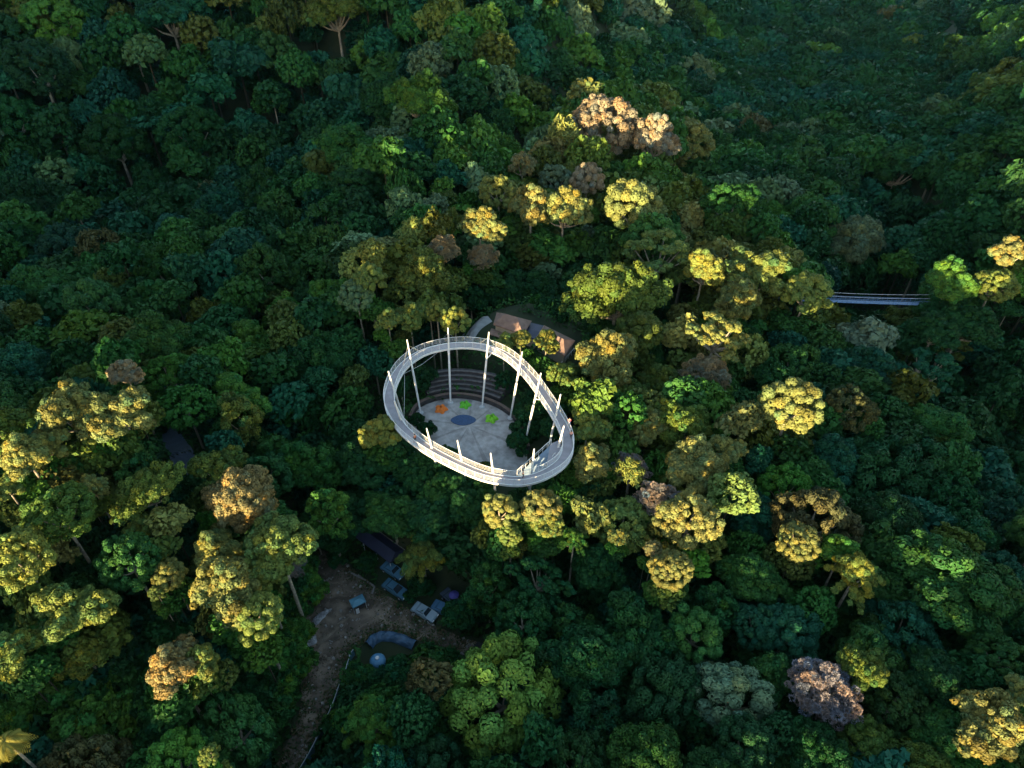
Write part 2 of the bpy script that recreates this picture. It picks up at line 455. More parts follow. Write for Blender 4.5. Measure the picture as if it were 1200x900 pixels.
# the trees the photograph singles out: pixel, width, kind, colour, share in the sun
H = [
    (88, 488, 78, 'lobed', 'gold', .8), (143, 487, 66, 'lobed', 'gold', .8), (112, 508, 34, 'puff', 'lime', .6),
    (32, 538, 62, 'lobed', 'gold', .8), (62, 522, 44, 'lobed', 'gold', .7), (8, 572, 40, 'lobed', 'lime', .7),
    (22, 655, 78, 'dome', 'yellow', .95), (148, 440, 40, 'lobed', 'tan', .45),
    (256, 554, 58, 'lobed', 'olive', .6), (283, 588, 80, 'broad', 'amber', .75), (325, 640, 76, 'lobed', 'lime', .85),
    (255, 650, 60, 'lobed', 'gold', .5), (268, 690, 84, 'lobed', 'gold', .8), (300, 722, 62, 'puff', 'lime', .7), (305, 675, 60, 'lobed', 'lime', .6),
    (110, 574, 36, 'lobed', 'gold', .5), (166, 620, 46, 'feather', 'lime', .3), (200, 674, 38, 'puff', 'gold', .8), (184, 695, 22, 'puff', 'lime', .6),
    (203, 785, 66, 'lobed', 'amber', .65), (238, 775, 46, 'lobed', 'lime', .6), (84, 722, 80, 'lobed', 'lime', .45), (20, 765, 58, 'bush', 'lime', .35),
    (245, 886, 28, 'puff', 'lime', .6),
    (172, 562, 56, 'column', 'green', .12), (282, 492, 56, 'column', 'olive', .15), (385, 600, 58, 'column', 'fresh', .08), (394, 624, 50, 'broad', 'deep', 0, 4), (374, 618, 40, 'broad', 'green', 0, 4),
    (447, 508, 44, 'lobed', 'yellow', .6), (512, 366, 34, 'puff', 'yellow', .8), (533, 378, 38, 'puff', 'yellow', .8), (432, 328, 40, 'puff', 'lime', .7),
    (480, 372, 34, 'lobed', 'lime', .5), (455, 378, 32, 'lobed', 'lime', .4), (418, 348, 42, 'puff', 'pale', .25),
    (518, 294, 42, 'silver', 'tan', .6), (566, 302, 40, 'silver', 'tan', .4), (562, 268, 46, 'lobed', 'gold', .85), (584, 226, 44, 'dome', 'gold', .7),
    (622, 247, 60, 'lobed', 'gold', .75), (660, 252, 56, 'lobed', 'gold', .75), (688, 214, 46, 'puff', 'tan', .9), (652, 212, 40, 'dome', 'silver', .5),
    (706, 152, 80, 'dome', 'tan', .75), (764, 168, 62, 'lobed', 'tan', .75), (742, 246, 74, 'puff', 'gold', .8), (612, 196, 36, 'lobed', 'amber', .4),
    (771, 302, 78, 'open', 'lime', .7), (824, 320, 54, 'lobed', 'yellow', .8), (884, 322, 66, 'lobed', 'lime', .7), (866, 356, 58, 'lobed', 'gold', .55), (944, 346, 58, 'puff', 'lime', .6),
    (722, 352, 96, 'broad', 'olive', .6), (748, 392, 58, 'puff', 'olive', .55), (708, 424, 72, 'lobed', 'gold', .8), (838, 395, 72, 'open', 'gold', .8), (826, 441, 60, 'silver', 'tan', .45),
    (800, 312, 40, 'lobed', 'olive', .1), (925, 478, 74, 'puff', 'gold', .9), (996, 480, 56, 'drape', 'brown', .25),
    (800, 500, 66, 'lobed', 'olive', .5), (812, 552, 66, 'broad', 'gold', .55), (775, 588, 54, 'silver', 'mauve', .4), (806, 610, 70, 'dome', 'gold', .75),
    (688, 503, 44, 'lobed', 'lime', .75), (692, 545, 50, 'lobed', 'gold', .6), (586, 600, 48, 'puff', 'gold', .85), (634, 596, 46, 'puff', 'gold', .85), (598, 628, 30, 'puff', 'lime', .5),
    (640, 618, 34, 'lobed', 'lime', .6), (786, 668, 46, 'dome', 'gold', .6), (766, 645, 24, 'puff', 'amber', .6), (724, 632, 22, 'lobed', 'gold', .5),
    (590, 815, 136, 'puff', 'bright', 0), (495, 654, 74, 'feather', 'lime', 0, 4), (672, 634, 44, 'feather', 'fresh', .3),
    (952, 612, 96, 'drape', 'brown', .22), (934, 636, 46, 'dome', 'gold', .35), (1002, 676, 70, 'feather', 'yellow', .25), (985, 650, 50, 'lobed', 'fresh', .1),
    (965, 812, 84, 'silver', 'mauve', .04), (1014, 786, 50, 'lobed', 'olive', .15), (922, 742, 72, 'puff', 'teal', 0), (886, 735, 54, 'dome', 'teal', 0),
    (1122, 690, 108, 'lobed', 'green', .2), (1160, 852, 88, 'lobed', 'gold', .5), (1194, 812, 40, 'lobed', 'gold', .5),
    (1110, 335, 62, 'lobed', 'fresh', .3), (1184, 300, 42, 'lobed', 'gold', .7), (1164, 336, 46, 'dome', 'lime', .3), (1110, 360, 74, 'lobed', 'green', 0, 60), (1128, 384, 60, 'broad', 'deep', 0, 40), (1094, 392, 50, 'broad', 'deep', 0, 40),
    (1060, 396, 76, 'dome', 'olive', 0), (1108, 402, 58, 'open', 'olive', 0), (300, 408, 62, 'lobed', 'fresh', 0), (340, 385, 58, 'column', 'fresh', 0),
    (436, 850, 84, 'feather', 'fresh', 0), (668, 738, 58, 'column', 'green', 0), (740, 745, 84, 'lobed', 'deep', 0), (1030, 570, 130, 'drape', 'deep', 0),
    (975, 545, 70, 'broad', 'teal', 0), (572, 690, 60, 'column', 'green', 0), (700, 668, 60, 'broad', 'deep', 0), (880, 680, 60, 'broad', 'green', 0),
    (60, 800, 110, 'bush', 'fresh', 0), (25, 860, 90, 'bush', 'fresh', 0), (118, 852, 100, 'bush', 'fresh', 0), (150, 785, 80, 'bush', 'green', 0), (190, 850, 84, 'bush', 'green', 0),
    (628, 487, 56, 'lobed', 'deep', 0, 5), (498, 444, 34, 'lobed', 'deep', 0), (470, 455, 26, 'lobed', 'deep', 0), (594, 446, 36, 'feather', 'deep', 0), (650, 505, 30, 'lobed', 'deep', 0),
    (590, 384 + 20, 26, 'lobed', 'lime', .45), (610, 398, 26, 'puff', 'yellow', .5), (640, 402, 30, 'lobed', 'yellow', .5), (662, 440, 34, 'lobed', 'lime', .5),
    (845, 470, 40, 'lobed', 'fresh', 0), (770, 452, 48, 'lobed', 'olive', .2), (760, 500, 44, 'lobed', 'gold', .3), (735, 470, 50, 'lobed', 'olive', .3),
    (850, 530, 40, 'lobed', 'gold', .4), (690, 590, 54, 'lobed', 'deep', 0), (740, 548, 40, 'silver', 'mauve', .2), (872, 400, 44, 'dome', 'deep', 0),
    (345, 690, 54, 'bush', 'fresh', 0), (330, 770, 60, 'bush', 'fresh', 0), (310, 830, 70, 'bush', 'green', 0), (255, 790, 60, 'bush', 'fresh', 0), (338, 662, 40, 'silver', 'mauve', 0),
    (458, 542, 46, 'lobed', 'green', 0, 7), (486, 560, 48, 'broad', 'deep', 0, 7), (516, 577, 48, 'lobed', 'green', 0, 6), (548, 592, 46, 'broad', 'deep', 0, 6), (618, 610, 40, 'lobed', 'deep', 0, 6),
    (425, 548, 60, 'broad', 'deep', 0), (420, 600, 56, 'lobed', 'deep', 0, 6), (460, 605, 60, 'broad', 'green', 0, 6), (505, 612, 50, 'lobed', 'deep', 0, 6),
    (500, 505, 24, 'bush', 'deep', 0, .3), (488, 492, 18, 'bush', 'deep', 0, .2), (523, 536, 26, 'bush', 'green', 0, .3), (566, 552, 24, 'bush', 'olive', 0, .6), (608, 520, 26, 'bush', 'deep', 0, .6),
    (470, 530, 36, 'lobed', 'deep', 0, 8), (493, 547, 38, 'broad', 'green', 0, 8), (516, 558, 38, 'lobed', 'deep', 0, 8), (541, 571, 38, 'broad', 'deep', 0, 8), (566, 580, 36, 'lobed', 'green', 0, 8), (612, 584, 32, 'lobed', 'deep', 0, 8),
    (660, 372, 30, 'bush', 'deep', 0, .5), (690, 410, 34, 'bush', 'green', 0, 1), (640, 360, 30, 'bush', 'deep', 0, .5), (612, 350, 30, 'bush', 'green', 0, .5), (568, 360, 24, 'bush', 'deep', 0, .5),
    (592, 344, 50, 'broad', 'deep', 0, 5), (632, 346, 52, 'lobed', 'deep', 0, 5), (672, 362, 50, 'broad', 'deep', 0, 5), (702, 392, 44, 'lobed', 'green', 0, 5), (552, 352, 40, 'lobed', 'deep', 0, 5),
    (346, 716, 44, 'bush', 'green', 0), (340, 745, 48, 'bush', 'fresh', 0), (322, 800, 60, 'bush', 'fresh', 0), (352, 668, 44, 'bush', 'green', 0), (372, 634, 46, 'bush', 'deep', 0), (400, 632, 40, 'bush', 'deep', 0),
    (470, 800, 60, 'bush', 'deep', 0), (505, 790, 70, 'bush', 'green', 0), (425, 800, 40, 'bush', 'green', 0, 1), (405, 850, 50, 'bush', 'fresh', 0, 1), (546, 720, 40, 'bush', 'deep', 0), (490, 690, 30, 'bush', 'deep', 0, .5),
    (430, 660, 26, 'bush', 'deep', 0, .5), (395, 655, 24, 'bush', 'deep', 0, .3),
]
for h in H: put(*h)
put(720, 130, 60, 'dome', 'pale', 0)

# ------------------------------------------------------------------ places that stay open
RINGPX = [(450, 470), (454, 447), (467, 426), (489, 410), (515, 402), (545, 399), (575, 403), (601, 415), (626, 438), (646, 465), (662, 490), (671, 510),
          (672, 527), (665, 542), (650, 554), (630, 563), (608, 567), (585, 565), (560, 559), (530, 546), (500, 530), (475, 512), (459, 494)]
STAGEPX = [(483, 492), (491, 479), (508, 471), (530, 467), (555, 469), (580, 477), (598, 489), (610, 507), (617, 528), (616, 546), (604, 562), (575, 565), (540, 556), (510, 542), (490, 522), (482, 506)]
YARDPX = [(356, 640), (388, 646), (415, 668), (440, 688), (470, 708), (505, 730), (545, 748), (590, 762), (580, 775), (540, 766), (510, 757), (490, 750), (465, 742), (442, 743), (425, 756), (411, 768), (404, 790),
          (385, 830), (368, 870), (352, 912), (318, 912), (338, 868), (352, 830), (352, 795), (344, 765), (350, 725), (362, 690)]
CARPX = [(445, 658), (480, 660), (560, 690), (562, 735), (520, 735), (440, 695)]
ROOFPX = [(552, 372), (600, 358), (680, 390), (678, 425), (655, 428), (640, 412), (605, 392), (575, 396), (545, 400)]
KEEP = [RINGPX, YARDPX, CARPX, ROOFPX, [(975, 345), (1076, 345), (1076, 364), (975, 364)], [(432, 765), (466, 765), (466, 805), (432, 805)], [(412, 612), (470, 640), (470, 662), (412, 640)],
        [(190, 508), (210, 508), (228, 530), (230, 556), (206, 556)], [(752, 336), (800, 340), (800, 352), (752, 350)], [(395, 770), (412, 760), (365, 905), (350, 905)]]


def inside(x, y, P):
    c = False; n = len(P); j = n - 1
    for i in range(n):
        xi, yi = P[i][:2]; xj, yj = P[j][:2]
        if (yi > y) != (yj > y) and x < (xj - xi) * (y - yi) / (yj - yi) + xi: c = not c
        j = i
    return c


ZY = -8.96
yard_w = [at(a, b, ZY) for a, b in YARDPX]
stage_w = [at(a, b, 0) for a, b in STAGEPX]
car_w = [at(a, b, ZY) for a, b in CARPX]
roof_w = [at(a, b, 2.0) for a, b in ROOFPX]
tarp_w = [at(a, b, ZY) for a, b in ((420, 740), (495, 735), (500, 768), (470, 805), (430, 805))]
OPEN_W = [yard_w, stage_w, car_w, roof_w, tarp_w]


def on_ground(px, py, z=-4.0):
    for _ in range(30):
        p = at(px, py, z); z = .6 * z + .4 * T(p.x, p.y)
    return at(px, py, z)


road_w = [on_ground(a, b) for a, b in ((186, 504), (204, 500), (226, 528), (236, 560), (212, 562), (196, 530))]
OPEN_W.append(road_w)


def blocked(x, y, z, r, hh):
    for P in OPEN_W:
        if inside(x, y, P): return True
    if (x + 6.5) ** 2 + (y - 85.5) ** 2 < 15.5 ** 2: return True
    p = (x, y, z); w = depth(p); u, v = pix(p)
    a = 800 * r / w * .88; b = a * .85
    for k in range(10):
        g = k * .628
        q = (u + a * math.cos(g), v + b * math.sin(g))
        for P in KEEP:
            if inside(q[0], q[1], P): return True
    return False


# ------------------------------------------------------------------ the rest of the wood
cell = 12.0; grid = {}
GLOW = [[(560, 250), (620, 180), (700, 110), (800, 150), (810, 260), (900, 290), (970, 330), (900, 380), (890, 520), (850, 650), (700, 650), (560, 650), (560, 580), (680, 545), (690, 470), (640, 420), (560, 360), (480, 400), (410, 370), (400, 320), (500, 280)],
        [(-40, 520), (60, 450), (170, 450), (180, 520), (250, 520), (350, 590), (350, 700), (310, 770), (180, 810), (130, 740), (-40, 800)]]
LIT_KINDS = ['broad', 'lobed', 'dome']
for (x0, y0, z0, r0) in under:
    for k in range(3):
        an = -1.57 + (k - 1) * 1.5 + rs.uniform(-.4, .4); r = r0 * rs.uniform(.65, .85)
        x, y = x0 + .62 * r0 * math.cos(an), y0 + .62 * r0 * math.sin(an); kind = LIT_KINDS[rs.randint(3)]
        hh = r * VSC[kind]; top = min(float(shade(x, y)) + rs.uniform(-1.5, .6), z0 + .2 * r0)
        if blocked(x, y, top - hh, r, hh): continue
        trees.append(dict(x=x, y=y, zc=top - hh, r=r, kind=kind, col=['green', 'olive', 'fresh'][rs.randint(3)], lit=0, label=None, nm=None, hero=False))


def add_grid(t): grid.setdefault((int(t['x'] // cell), int(t['y'] // cell)), []).append(t)


for t in trees: add_grid(t)
kinds_f = ['broad', 'lobed', 'dome', 'puff', 'column', 'drape', 'open', 'silver', 'feather']
prob_f = [.25, .20, .27, .17, .04, .03, .012, .010, .018]
n_try = 36000
for it in range(n_try):
    y = 20 + 640 * rs.rand() ** 1.0
    dd = y * cp + 92 * sp
    x = (rs.rand() * 2 - 1) * (.80 * dd + 8)
    r = (3.2 + 2.6 * rs.rand() ** 1.6 + .006 * y) * (1 if it < n_try * .6 else .75 if y < 180 else .9) * (1 + .25 * min(1, max(0, (y - 170) / 60))) * (1 + max(0, y - 120) * .0016)
    kind = kinds_f[rs.choice(len(kinds_f), p=prob_f)]
    ok = True; ci, cj = int(x // cell), int(y // cell)
    for i in (-1, 0, 1):
        for j in (-1, 0, 1):
            for o in grid.get((ci + i, cj + j), ()):
                if (o['x'] - x) ** 2 + (o['y'] - y) ** 2 < ((.64 if y > 130 else .68) * (o['r'] * (1.25 if o.get('solo') else .45 if o['lit'] > .2 else 1) + r)) ** 2: ok = False; break
            if not ok: break
        if not ok: break
    if not ok: continue
    hh = r * VSC[kind]; g = T(x, y)
    top = g + 9.5 + 1.5 * r + (2.6 + .012 * y) * rs.rand() + (5 if rs.rand() < .25 else 0) - (3.5 if rs.rand() < .25 else 0)
    s = float(shade(x, y))
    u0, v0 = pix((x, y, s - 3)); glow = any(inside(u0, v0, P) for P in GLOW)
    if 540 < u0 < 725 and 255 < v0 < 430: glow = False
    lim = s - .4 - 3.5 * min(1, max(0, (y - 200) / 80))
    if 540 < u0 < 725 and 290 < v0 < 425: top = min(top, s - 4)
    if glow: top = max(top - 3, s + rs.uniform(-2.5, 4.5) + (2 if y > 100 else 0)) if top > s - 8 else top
    elif top > lim: top = lim - 1.5 * rs.rand()
    zc = top - hh
    if blocked(x, y, zc, r, hh): continue
    u, v = pix((x, y, zc))
    # colour by place: cooler on the far slopes, valley shade and ridge light put into the colours
    q = rs.rand(); ridge = math.exp(-((x - (-5 + 62 * min(max((y - 84) / 246, 0), 1))) / 60) ** 2)
    if y > 140 and q < .10 * (1 + ridge): col = 'pale'
    elif q < .14: col = 'silver' if rs.rand() < .12 else 'olive'
    elif q < .14 + .22 * ridge: col = 'fresh'
    elif q < .55: col = 'green'
    elif q < .80: col = 'deep'
    else: col = 'teal'
    shade_draw = rs.rand()
    if g < -22 and shade_draw < .75: col = 'deep' if shade_draw < .5 else 'teal'  # valley shade put into the crown colours
    elif y > 140 and g > -6 and shade_draw < .55: col = ['fresh', 'green', 'pale', 'olive', 'fresh'][rs.randint(5)]  # brighter high ground likewise: ridge light put into the crown colours
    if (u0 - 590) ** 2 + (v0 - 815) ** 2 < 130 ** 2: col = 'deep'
    if rs.rand() < .006: col = 'brown'
    if glow: col = ['olive', 'olive', 'fresh', 'lime', 'gold', 'green'][rs.randint(6)]  # sunlit bands: the warm light is put into these crown colours too
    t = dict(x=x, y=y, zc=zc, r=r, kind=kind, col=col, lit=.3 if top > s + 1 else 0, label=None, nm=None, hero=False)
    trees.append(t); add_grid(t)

for _ in range(2600):
    y = 24 + 400 * rs.rand() ** 1.2; x = (rs.rand() * 2 - 1) * (.80 * (y * cp + 60) + 8); r = rs.uniform(2.6, 4.2) + .004 * y
    kind = ['broad', 'lobed', 'column'][rs.randint(3)]; hh = r * VSC[kind]; zc = min(T(x, y) + rs.uniform(2.5, 6), float(shade(x, y)) - 6) - hh * .3
    if blocked(x, y, zc, r, hh): continue
    trees.append(dict(x=x, y=y, zc=zc, r=r, kind=kind, col=['deep', 'deep', 'teal'][rs.randint(3)], lit=0, label=None, nm=None, hero=False, low=True))
for _ in range(900):
    y = 30 + 115 * rs.rand(); x = (rs.rand() * 2 - 1) * (.80 * (y * cp + 60) + 4); r = rs.uniform(2.2, 3.6)
    kind = ['broad', 'lobed', 'bush'][rs.randint(3)]; hh = r * VSC[kind]; zc = min(T(x, y) + rs.uniform(2, 8), float(shade(x, y)) - 4) - hh * .3
    if blocked(x, y, zc, r, hh): continue
    trees.append(dict(x=x, y=y, zc=zc, r=r, kind=kind, col=['deep', 'green', 'deep'][rs.randint(3)], lit=0, label=None, nm=None, hero=False, low=True))
for t in trees:
    p = (t['x'], t['y'], t['zc']); w = depth(p); t['px'], t['py'] = pix(p); t['w'] = 1600 * t['r'] / w
    t['infr'] = -t['w'] * .4 < t['px'] < 1200 + t['w'] * .4 and -t['w'] * .35 < t['py'] < 900 + t['w'] * .35
    t['v'] = rs.randint(3); t['rz'] = rs.uniform(0, 6.283); t['sx'] = rs.uniform(.86, 1.18); t['sz'] = rs.uniform(.88, 1.18); t['var'] = np.clip(1 + rs.normal(size=3) * [.10, .06, .10] + rs.normal() * .17, .5, 1.6)

fill = sorted([t for t in trees if not t['hero'] and not t.get('low') and t['infr']], key=lambda t: -t['w'])
heroes = [t for t in trees if t['hero']]
N_IND = 295
single = heroes + fill[:N_IND - len(heroes)]
ids = {id(t) for t in single}
mass = [t for t in trees if id(t) not in ids and (t['infr'] or t['w'] < 400)]
print('TREES', len(trees), 'single', len(single), 'mass', len(mass), 'smallest single px', single[-1]['w'])


LOOKUP = None


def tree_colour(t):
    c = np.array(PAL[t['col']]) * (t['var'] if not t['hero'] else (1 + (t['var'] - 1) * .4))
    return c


# --- labels that single each tree out -------------------------------------------------
ANCH = [('the ring walkway', 560, 485), ('the pavilion', 625, 388), ('the blue footbridge', 1030, 354), ('the dirt yard', 410, 710), ('the parked cars', 505, 705), ('the long blue fence', 378, 850),
        ('the big cauliflower-crowned tree', 590, 815), ('the grey-mauve twiggy tree', 965, 812), ('the lone golden round tree', 925, 478), ('the pinkish tan dome', 706, 152), ('the brown vine-draped dome', 952, 612),
        ('the bright yellow dome', 22, 655), ('the yellow palm', 6, 868), ('the golden bare-limbed tree', 838, 395), ('the amber broad tree', 283, 588), ('the glimpsed road', 210, 535), ('the olive tipped tree', 1122, 690),
        ('the golden corner tree', 1160, 852), ('the pale umbrella tree', 1108, 402), ('the paired golden crowns', 115, 488), ('the golden ridge trees', 640, 245), ('the long dark shelter', 440, 632), ('the dark drooping dome', 1030, 570)]
OWN = {(590, 815): 'big bright green cauliflower-crowned tree standing in shade at the bottom', (965, 812): 'grey-mauve twiggy-crowned tree above dark neighbours, lower right', (925, 478): 'round golden tree standing alone in full sun, right of the walkway',
       (706, 152): 'large pinkish tan dome-crowned tree topping the far ridge', (952, 612): 'wide brownish vine-draped dome with a small golden tree in front', (22, 655): 'bright yellow close-textured dome cut by the photo edge', (838, 395): 'golden open tree with bare branching limbs showing',
       (283, 588): 'amber broad-crowned tree in sun, topmost of the lit cluster by the yard', (1122, 690): 'shaded lumpy green tree with a few yellow-lit tips at the right edge', (1160, 852): 'golden lumpy tree in the bottom right corner', (1108, 402): 'flat-topped umbrella tree on a long bare pale trunk',
       (495, 656): 'fresh feathery drooping tree hanging over the parked cars', (1030, 570): 'huge dark vine-draped dome sloping down into the valley', (771, 302): 'yellow-green umbrella tree with forking limbs in front of the footbridge end', (635, 478): 'dark green tree growing inside the ring beside the plaza'}
ORD = ['', 'second ', 'third ', 'fourth ', 'fifth ', 'sixth ', 'seventh ', 'eighth ', 'ninth ', 'tenth ', 'eleventh ', 'twelfth ', 'thirteenth ', 'fourteenth ', 'fifteenth ', 'sixteenth ']
DIRS = ['to the right of', 'behind and right of', 'behind', 'behind and left of', 'to the left of', 'in front and left of', 'in front of', 'in front and right of']
keyed = {}
hero_px = {}
for t, h in zip(heroes, H): hero_px[id(t)] = (h[0], h[1])
for t in single:
    if hero_px.get(id(t)) in OWN: t['label'] = OWN[hero_px[id(t)]]; continue
    best = min(ANCH, key=lambda a: (a[1] - t['px']) ** 2 + (a[2] - t['py']) ** 2)
    dx, dy = t['px'] - best[1], best[2] - t['py']
    sec = int(round(math.atan2(dy, dx) / (math.pi / 4))) % 8
    li = 'sunlit' if t['lit'] > .5 else 'sun-tipped' if t['lit'] > .08 else 'shaded'
    keyed.setdefault((li, TONE[t['col']], LOOK[t['kind']], DIRS[sec], best[0]), []).append((dx * dx + dy * dy, id(t), t))
for (li, tone, look, dr_, an), L in keyed.items():
    L.sort(key=lambda q: q[:2])
    for k, (_, _, t) in enumerate(L):
        near = '' if len(L) == 1 else ('nearest ' if k == 0 else ORD[k] + 'nearest ')
        t['label'] = f'{near}{li} {tone} {look} tree {dr_} {an}'


for t in single:
    me, tm = PROTO[t['kind'], t['v']]
    g = T(t['x'], t['y'])
    e = empty('rainforest_tree', (t['x'], t['y'], g), t['rz'], t['r'] / RC)
    tag(e, t['label'] or 'tree', 'tree', 'trees of the rainforest')
    lz = (t['zc'] - g) * RC / t['r']
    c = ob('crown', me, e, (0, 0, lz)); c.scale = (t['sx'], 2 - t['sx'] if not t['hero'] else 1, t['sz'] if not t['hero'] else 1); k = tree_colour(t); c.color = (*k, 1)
    ob('trunk', tm, e, (0, 0, lz))

# --- the rest of the rainforest as one object -----------------------------------------
LOD = {}
for kd in KINDS:
    for v in range(3):
        full = len(PROTO[kd, v][0].polygons)
        for lv, want in enumerate((5000, 2300, 1000)):
            dn = min(.8, want / full)
            LOD[kd, v, lv] = crown_np(kd, 100 + v * 17 + len(kd) * 3, dn, min(2.6, .86 * dn ** -.5))[:2]
VV, TT = [], []
for t in mass:
    lv = (1 if t['w'] > 40 else 2) if t.get('low') else 2 if t['w'] < 32 else 0 if t['w'] > 55 else 1
    V, tt = LOD[t['kind'], t['v'], lv]
    V = V * np.array([t['sx'], 2 - t['sx'], t['sz']])
    s = t['r'] / RC; c, sn = math.cos(t['rz']), math.sin(t['rz'])
    W = np.empty_like(V)
    W[:, 0] = (V[:, 0] * c - V[:, 1] * sn) * s + t['x']; W[:, 1] = (V[:, 0] * sn + V[:, 1] * c) * s + t['y']; W[:, 2] = V[:, 2] * s + t['zc']
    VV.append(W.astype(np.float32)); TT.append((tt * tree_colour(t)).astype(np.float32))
    # trunk: four long sides
    g = T(t['x'], t['y']); z1 = t['zc']; rr = .2 * s
    k0 = rs.rand() < .12
    q = [(-rr, -rr), (rr, -rr), (rr, rr), (-rr, rr)]
    for k in range(4):
        a, b = q[k], q[(k + 1) % 4]
        VV.append(np.array([(t['x'] + a[0], t['y'] + a[1], g - 1), (t['x'] + b[0], t['y'] + b[1], g - 1), (t['x'] + b[0] * .6, t['y'] + b[1] * .6, z1), (t['x'] + a[0] * .6, t['y'] + a[1] * .6, z1)], np.float32))
        TT.append(np.array([[.20, .18, .14] if k0 else [.045, .04, .03]], np.float32))
V = np.concatenate(VV); tt = np.concatenate(TT)
print('MASS quads', len(tt))
o = ob('rainforest', mesh_np('rainforest', V, np.arange(len(V), dtype=np.int32).reshape(-1, 4), M_LEAF, tt))
tag(o, 'dense dark green rainforest covering the slopes and valleys beyond', 'forest', kind='stuff')
del VV, TT, V, tt

# --- undergrowth between the near trunks ------------------------------------------------
n = 150000
uy = 22 + 190 * rs.rand(n) ** 1.3; ux = (rs.rand(n) * 2 - 1) * (.80 * (uy * cp + 60) + 6)
keep = np.ones(n, bool)
for P in OPEN_W:
    c = np.array([(p[0], p[1]) for p in P]); ins = np.zeros(n, bool); j = len(c) - 1
    for i in range(len(c)):
        cond = (c[i, 1] > uy) != (c[j, 1] > uy)
        with np.errstate(divide='ignore', invalid='ignore'):
            xx = (c[j, 0] - c[i, 0]) * (uy - c[i, 1]) / (c[j, 1] - c[i, 1]) + c[i, 0]
        ins ^= cond & (ux < xx); j = i
    keep &= ~ins
keep &= ((ux + 6.5) ** 2 + (uy - 85.5) ** 2) > 13.5 ** 2
ux, uy = ux[keep], uy[keep]; n = len(ux)
clump = np.sin(ux * .9 + 2 * np.sin(uy * .5)) * np.sin(uy * .8 + ux * .2)
uz = terrain(ux, uy) + .3 + (1.4 + 1.3 * clump) * rs.rand(n)
N = unit(rs.normal(size=(n, 3)) * .6 + np.array([0, 0, 1]))
s = rs.uniform(.25, .6, n)
V = cards(np.stack([ux, uy, uz], 1), N, s, s * .55, rs)
k = np.array(PAL['green'])[None] * np.clip(.85 + .3 * clump[:, None] + rs.normal(size=(n, 1)) * .15, .3, 1.5)
o = ob('undergrowth', mesh_np('undergrowth', V, np.arange(len(V), dtype=np.int32).reshape(-1, 4), M_LEAF, k))
tag(o, 'low dark green undergrowth covering the ground between the trunks', 'undergrowth', kind='stuff')

# ------------------------------------------------------------------ ground
xs = np.concatenate([np.linspace(-2500, -420, 14)[:-1], np.linspace(-420, 420, 211), np.linspace(420, 2500, 14)[1:]])
ys = np.concatenate([np.linspace(-1500, -80, 12)[:-1], np.linspace(-80, 720, 229), np.linspace(720, 3000, 12)[1:]])
X, Y = np.meshgrid(xs, ys)
Z = terrain(X, Y); Z = np.where((np.abs(X) > 430) | (Y < -90) | (Y > 730), np.clip(Z, -40, 150), Z)
V = np.stack([X, Y, Z], -1).reshape(-1, 3); nx, ny = len(xs), len(ys)
i, j = np.meshgrid(np.arange(nx - 1), np.arange(ny - 1)); a = (j * nx + i).ravel()
F = np.stack([a, a + 1, a + nx + 1, a + nx], 1)
M_SOIL = surface('forest_soil', (.026, .034, .014), .9, .5, .25, col2=(.012, .024, .009))
o = ob('ground', mesh_np('ground', V, F, M_SOIL, smooth=True)); tag(o, 'dark leaf-littered ground under the rainforest', 'ground', kind='structure')

# unseen hill behind the camera, its crest shaped to set the shade line
HT = 380.0
us = np.arange(-420, 760, 3.0)
cr = crest(us) + TE * (HT + 75)
nz = np.random.RandomState(3)
rough = np.convolve(nz.normal(size=len(us) + 8), np.ones(3) / 3, 'same')[4:-4] * 2.0 + np.sin(us * .11) * 1.0  # crest roughness added to dapple the sunlit patches
rows = []
for k, (dt, fz) in enumerate(((-150, 0), (-60, .62), (0, 1), (70, .66), (190, 0))):
    px_ = AX * (HT + dt) + AY * us; py_ = AY * (HT + dt) - AX * us
    zz = np.where(fz == 1, cr + rough, -45 + (cr + 45) * fz)
    rows.append(np.stack([px_, py_, zz], 1))
V = np.concatenate(rows); m = len(us)
a = np.concatenate([np.arange(m - 1) + r * m for r in range(4)])
F = np.stack([a, a + 1, a + m + 1, a + m], 1)
o = ob('unseen_hill', mesh_np('unseen_hill', V, F, surface('unseen_hillside', (.045, .08, .025), .9, .5, .08), smooth=False)); tag(o, 'unseen wooded hill with a crest shaped to shade the slopes from the low sun', 'unseen_hill', kind='structure')

# ------------------------------------------------------------------ the ring walkway
def smooth_loop(P, per=8, closed=True):
    out = []; n = len(P)
    for i in range(n if closed else n - 1):
        if closed: p0, p1, p2, p3 = (P[(i + k - 1) % n] for k in range(4))
        else: p0, p1, p2, p3 = (P[min(max(i + k - 1, 0), n - 1)] for k in range(4))
        for k in range(per):
            t = k / per
            out.append(.5 * ((2 * p1) + (p2 - p0) * t + (2 * p0 - 5 * p1 + 4 * p2 - p3) * t * t + (3 * p1 - p0 - 3 * p2 + p3) * t ** 3))
    if not closed: out.append(P[-1].copy())
    return out


def offset(P, d, closed=True):
    """moves a curve sideways: positive to its left"""
    n = len(P); out = []
    for i, p in enumerate(P):
        a, b = (P[(i + 1) % n], P[i - 1]) if closed else (P[min(i + 1, n - 1)], P[max(i - 1, 0)])
        t = a - b; t.z = 0; t.normalize()
        out.append(p + d * Vector((-t.y, t.x, 0)))
    return out


def lift(P, z): return [Vector((p.x, p.y, z)) for p in P]


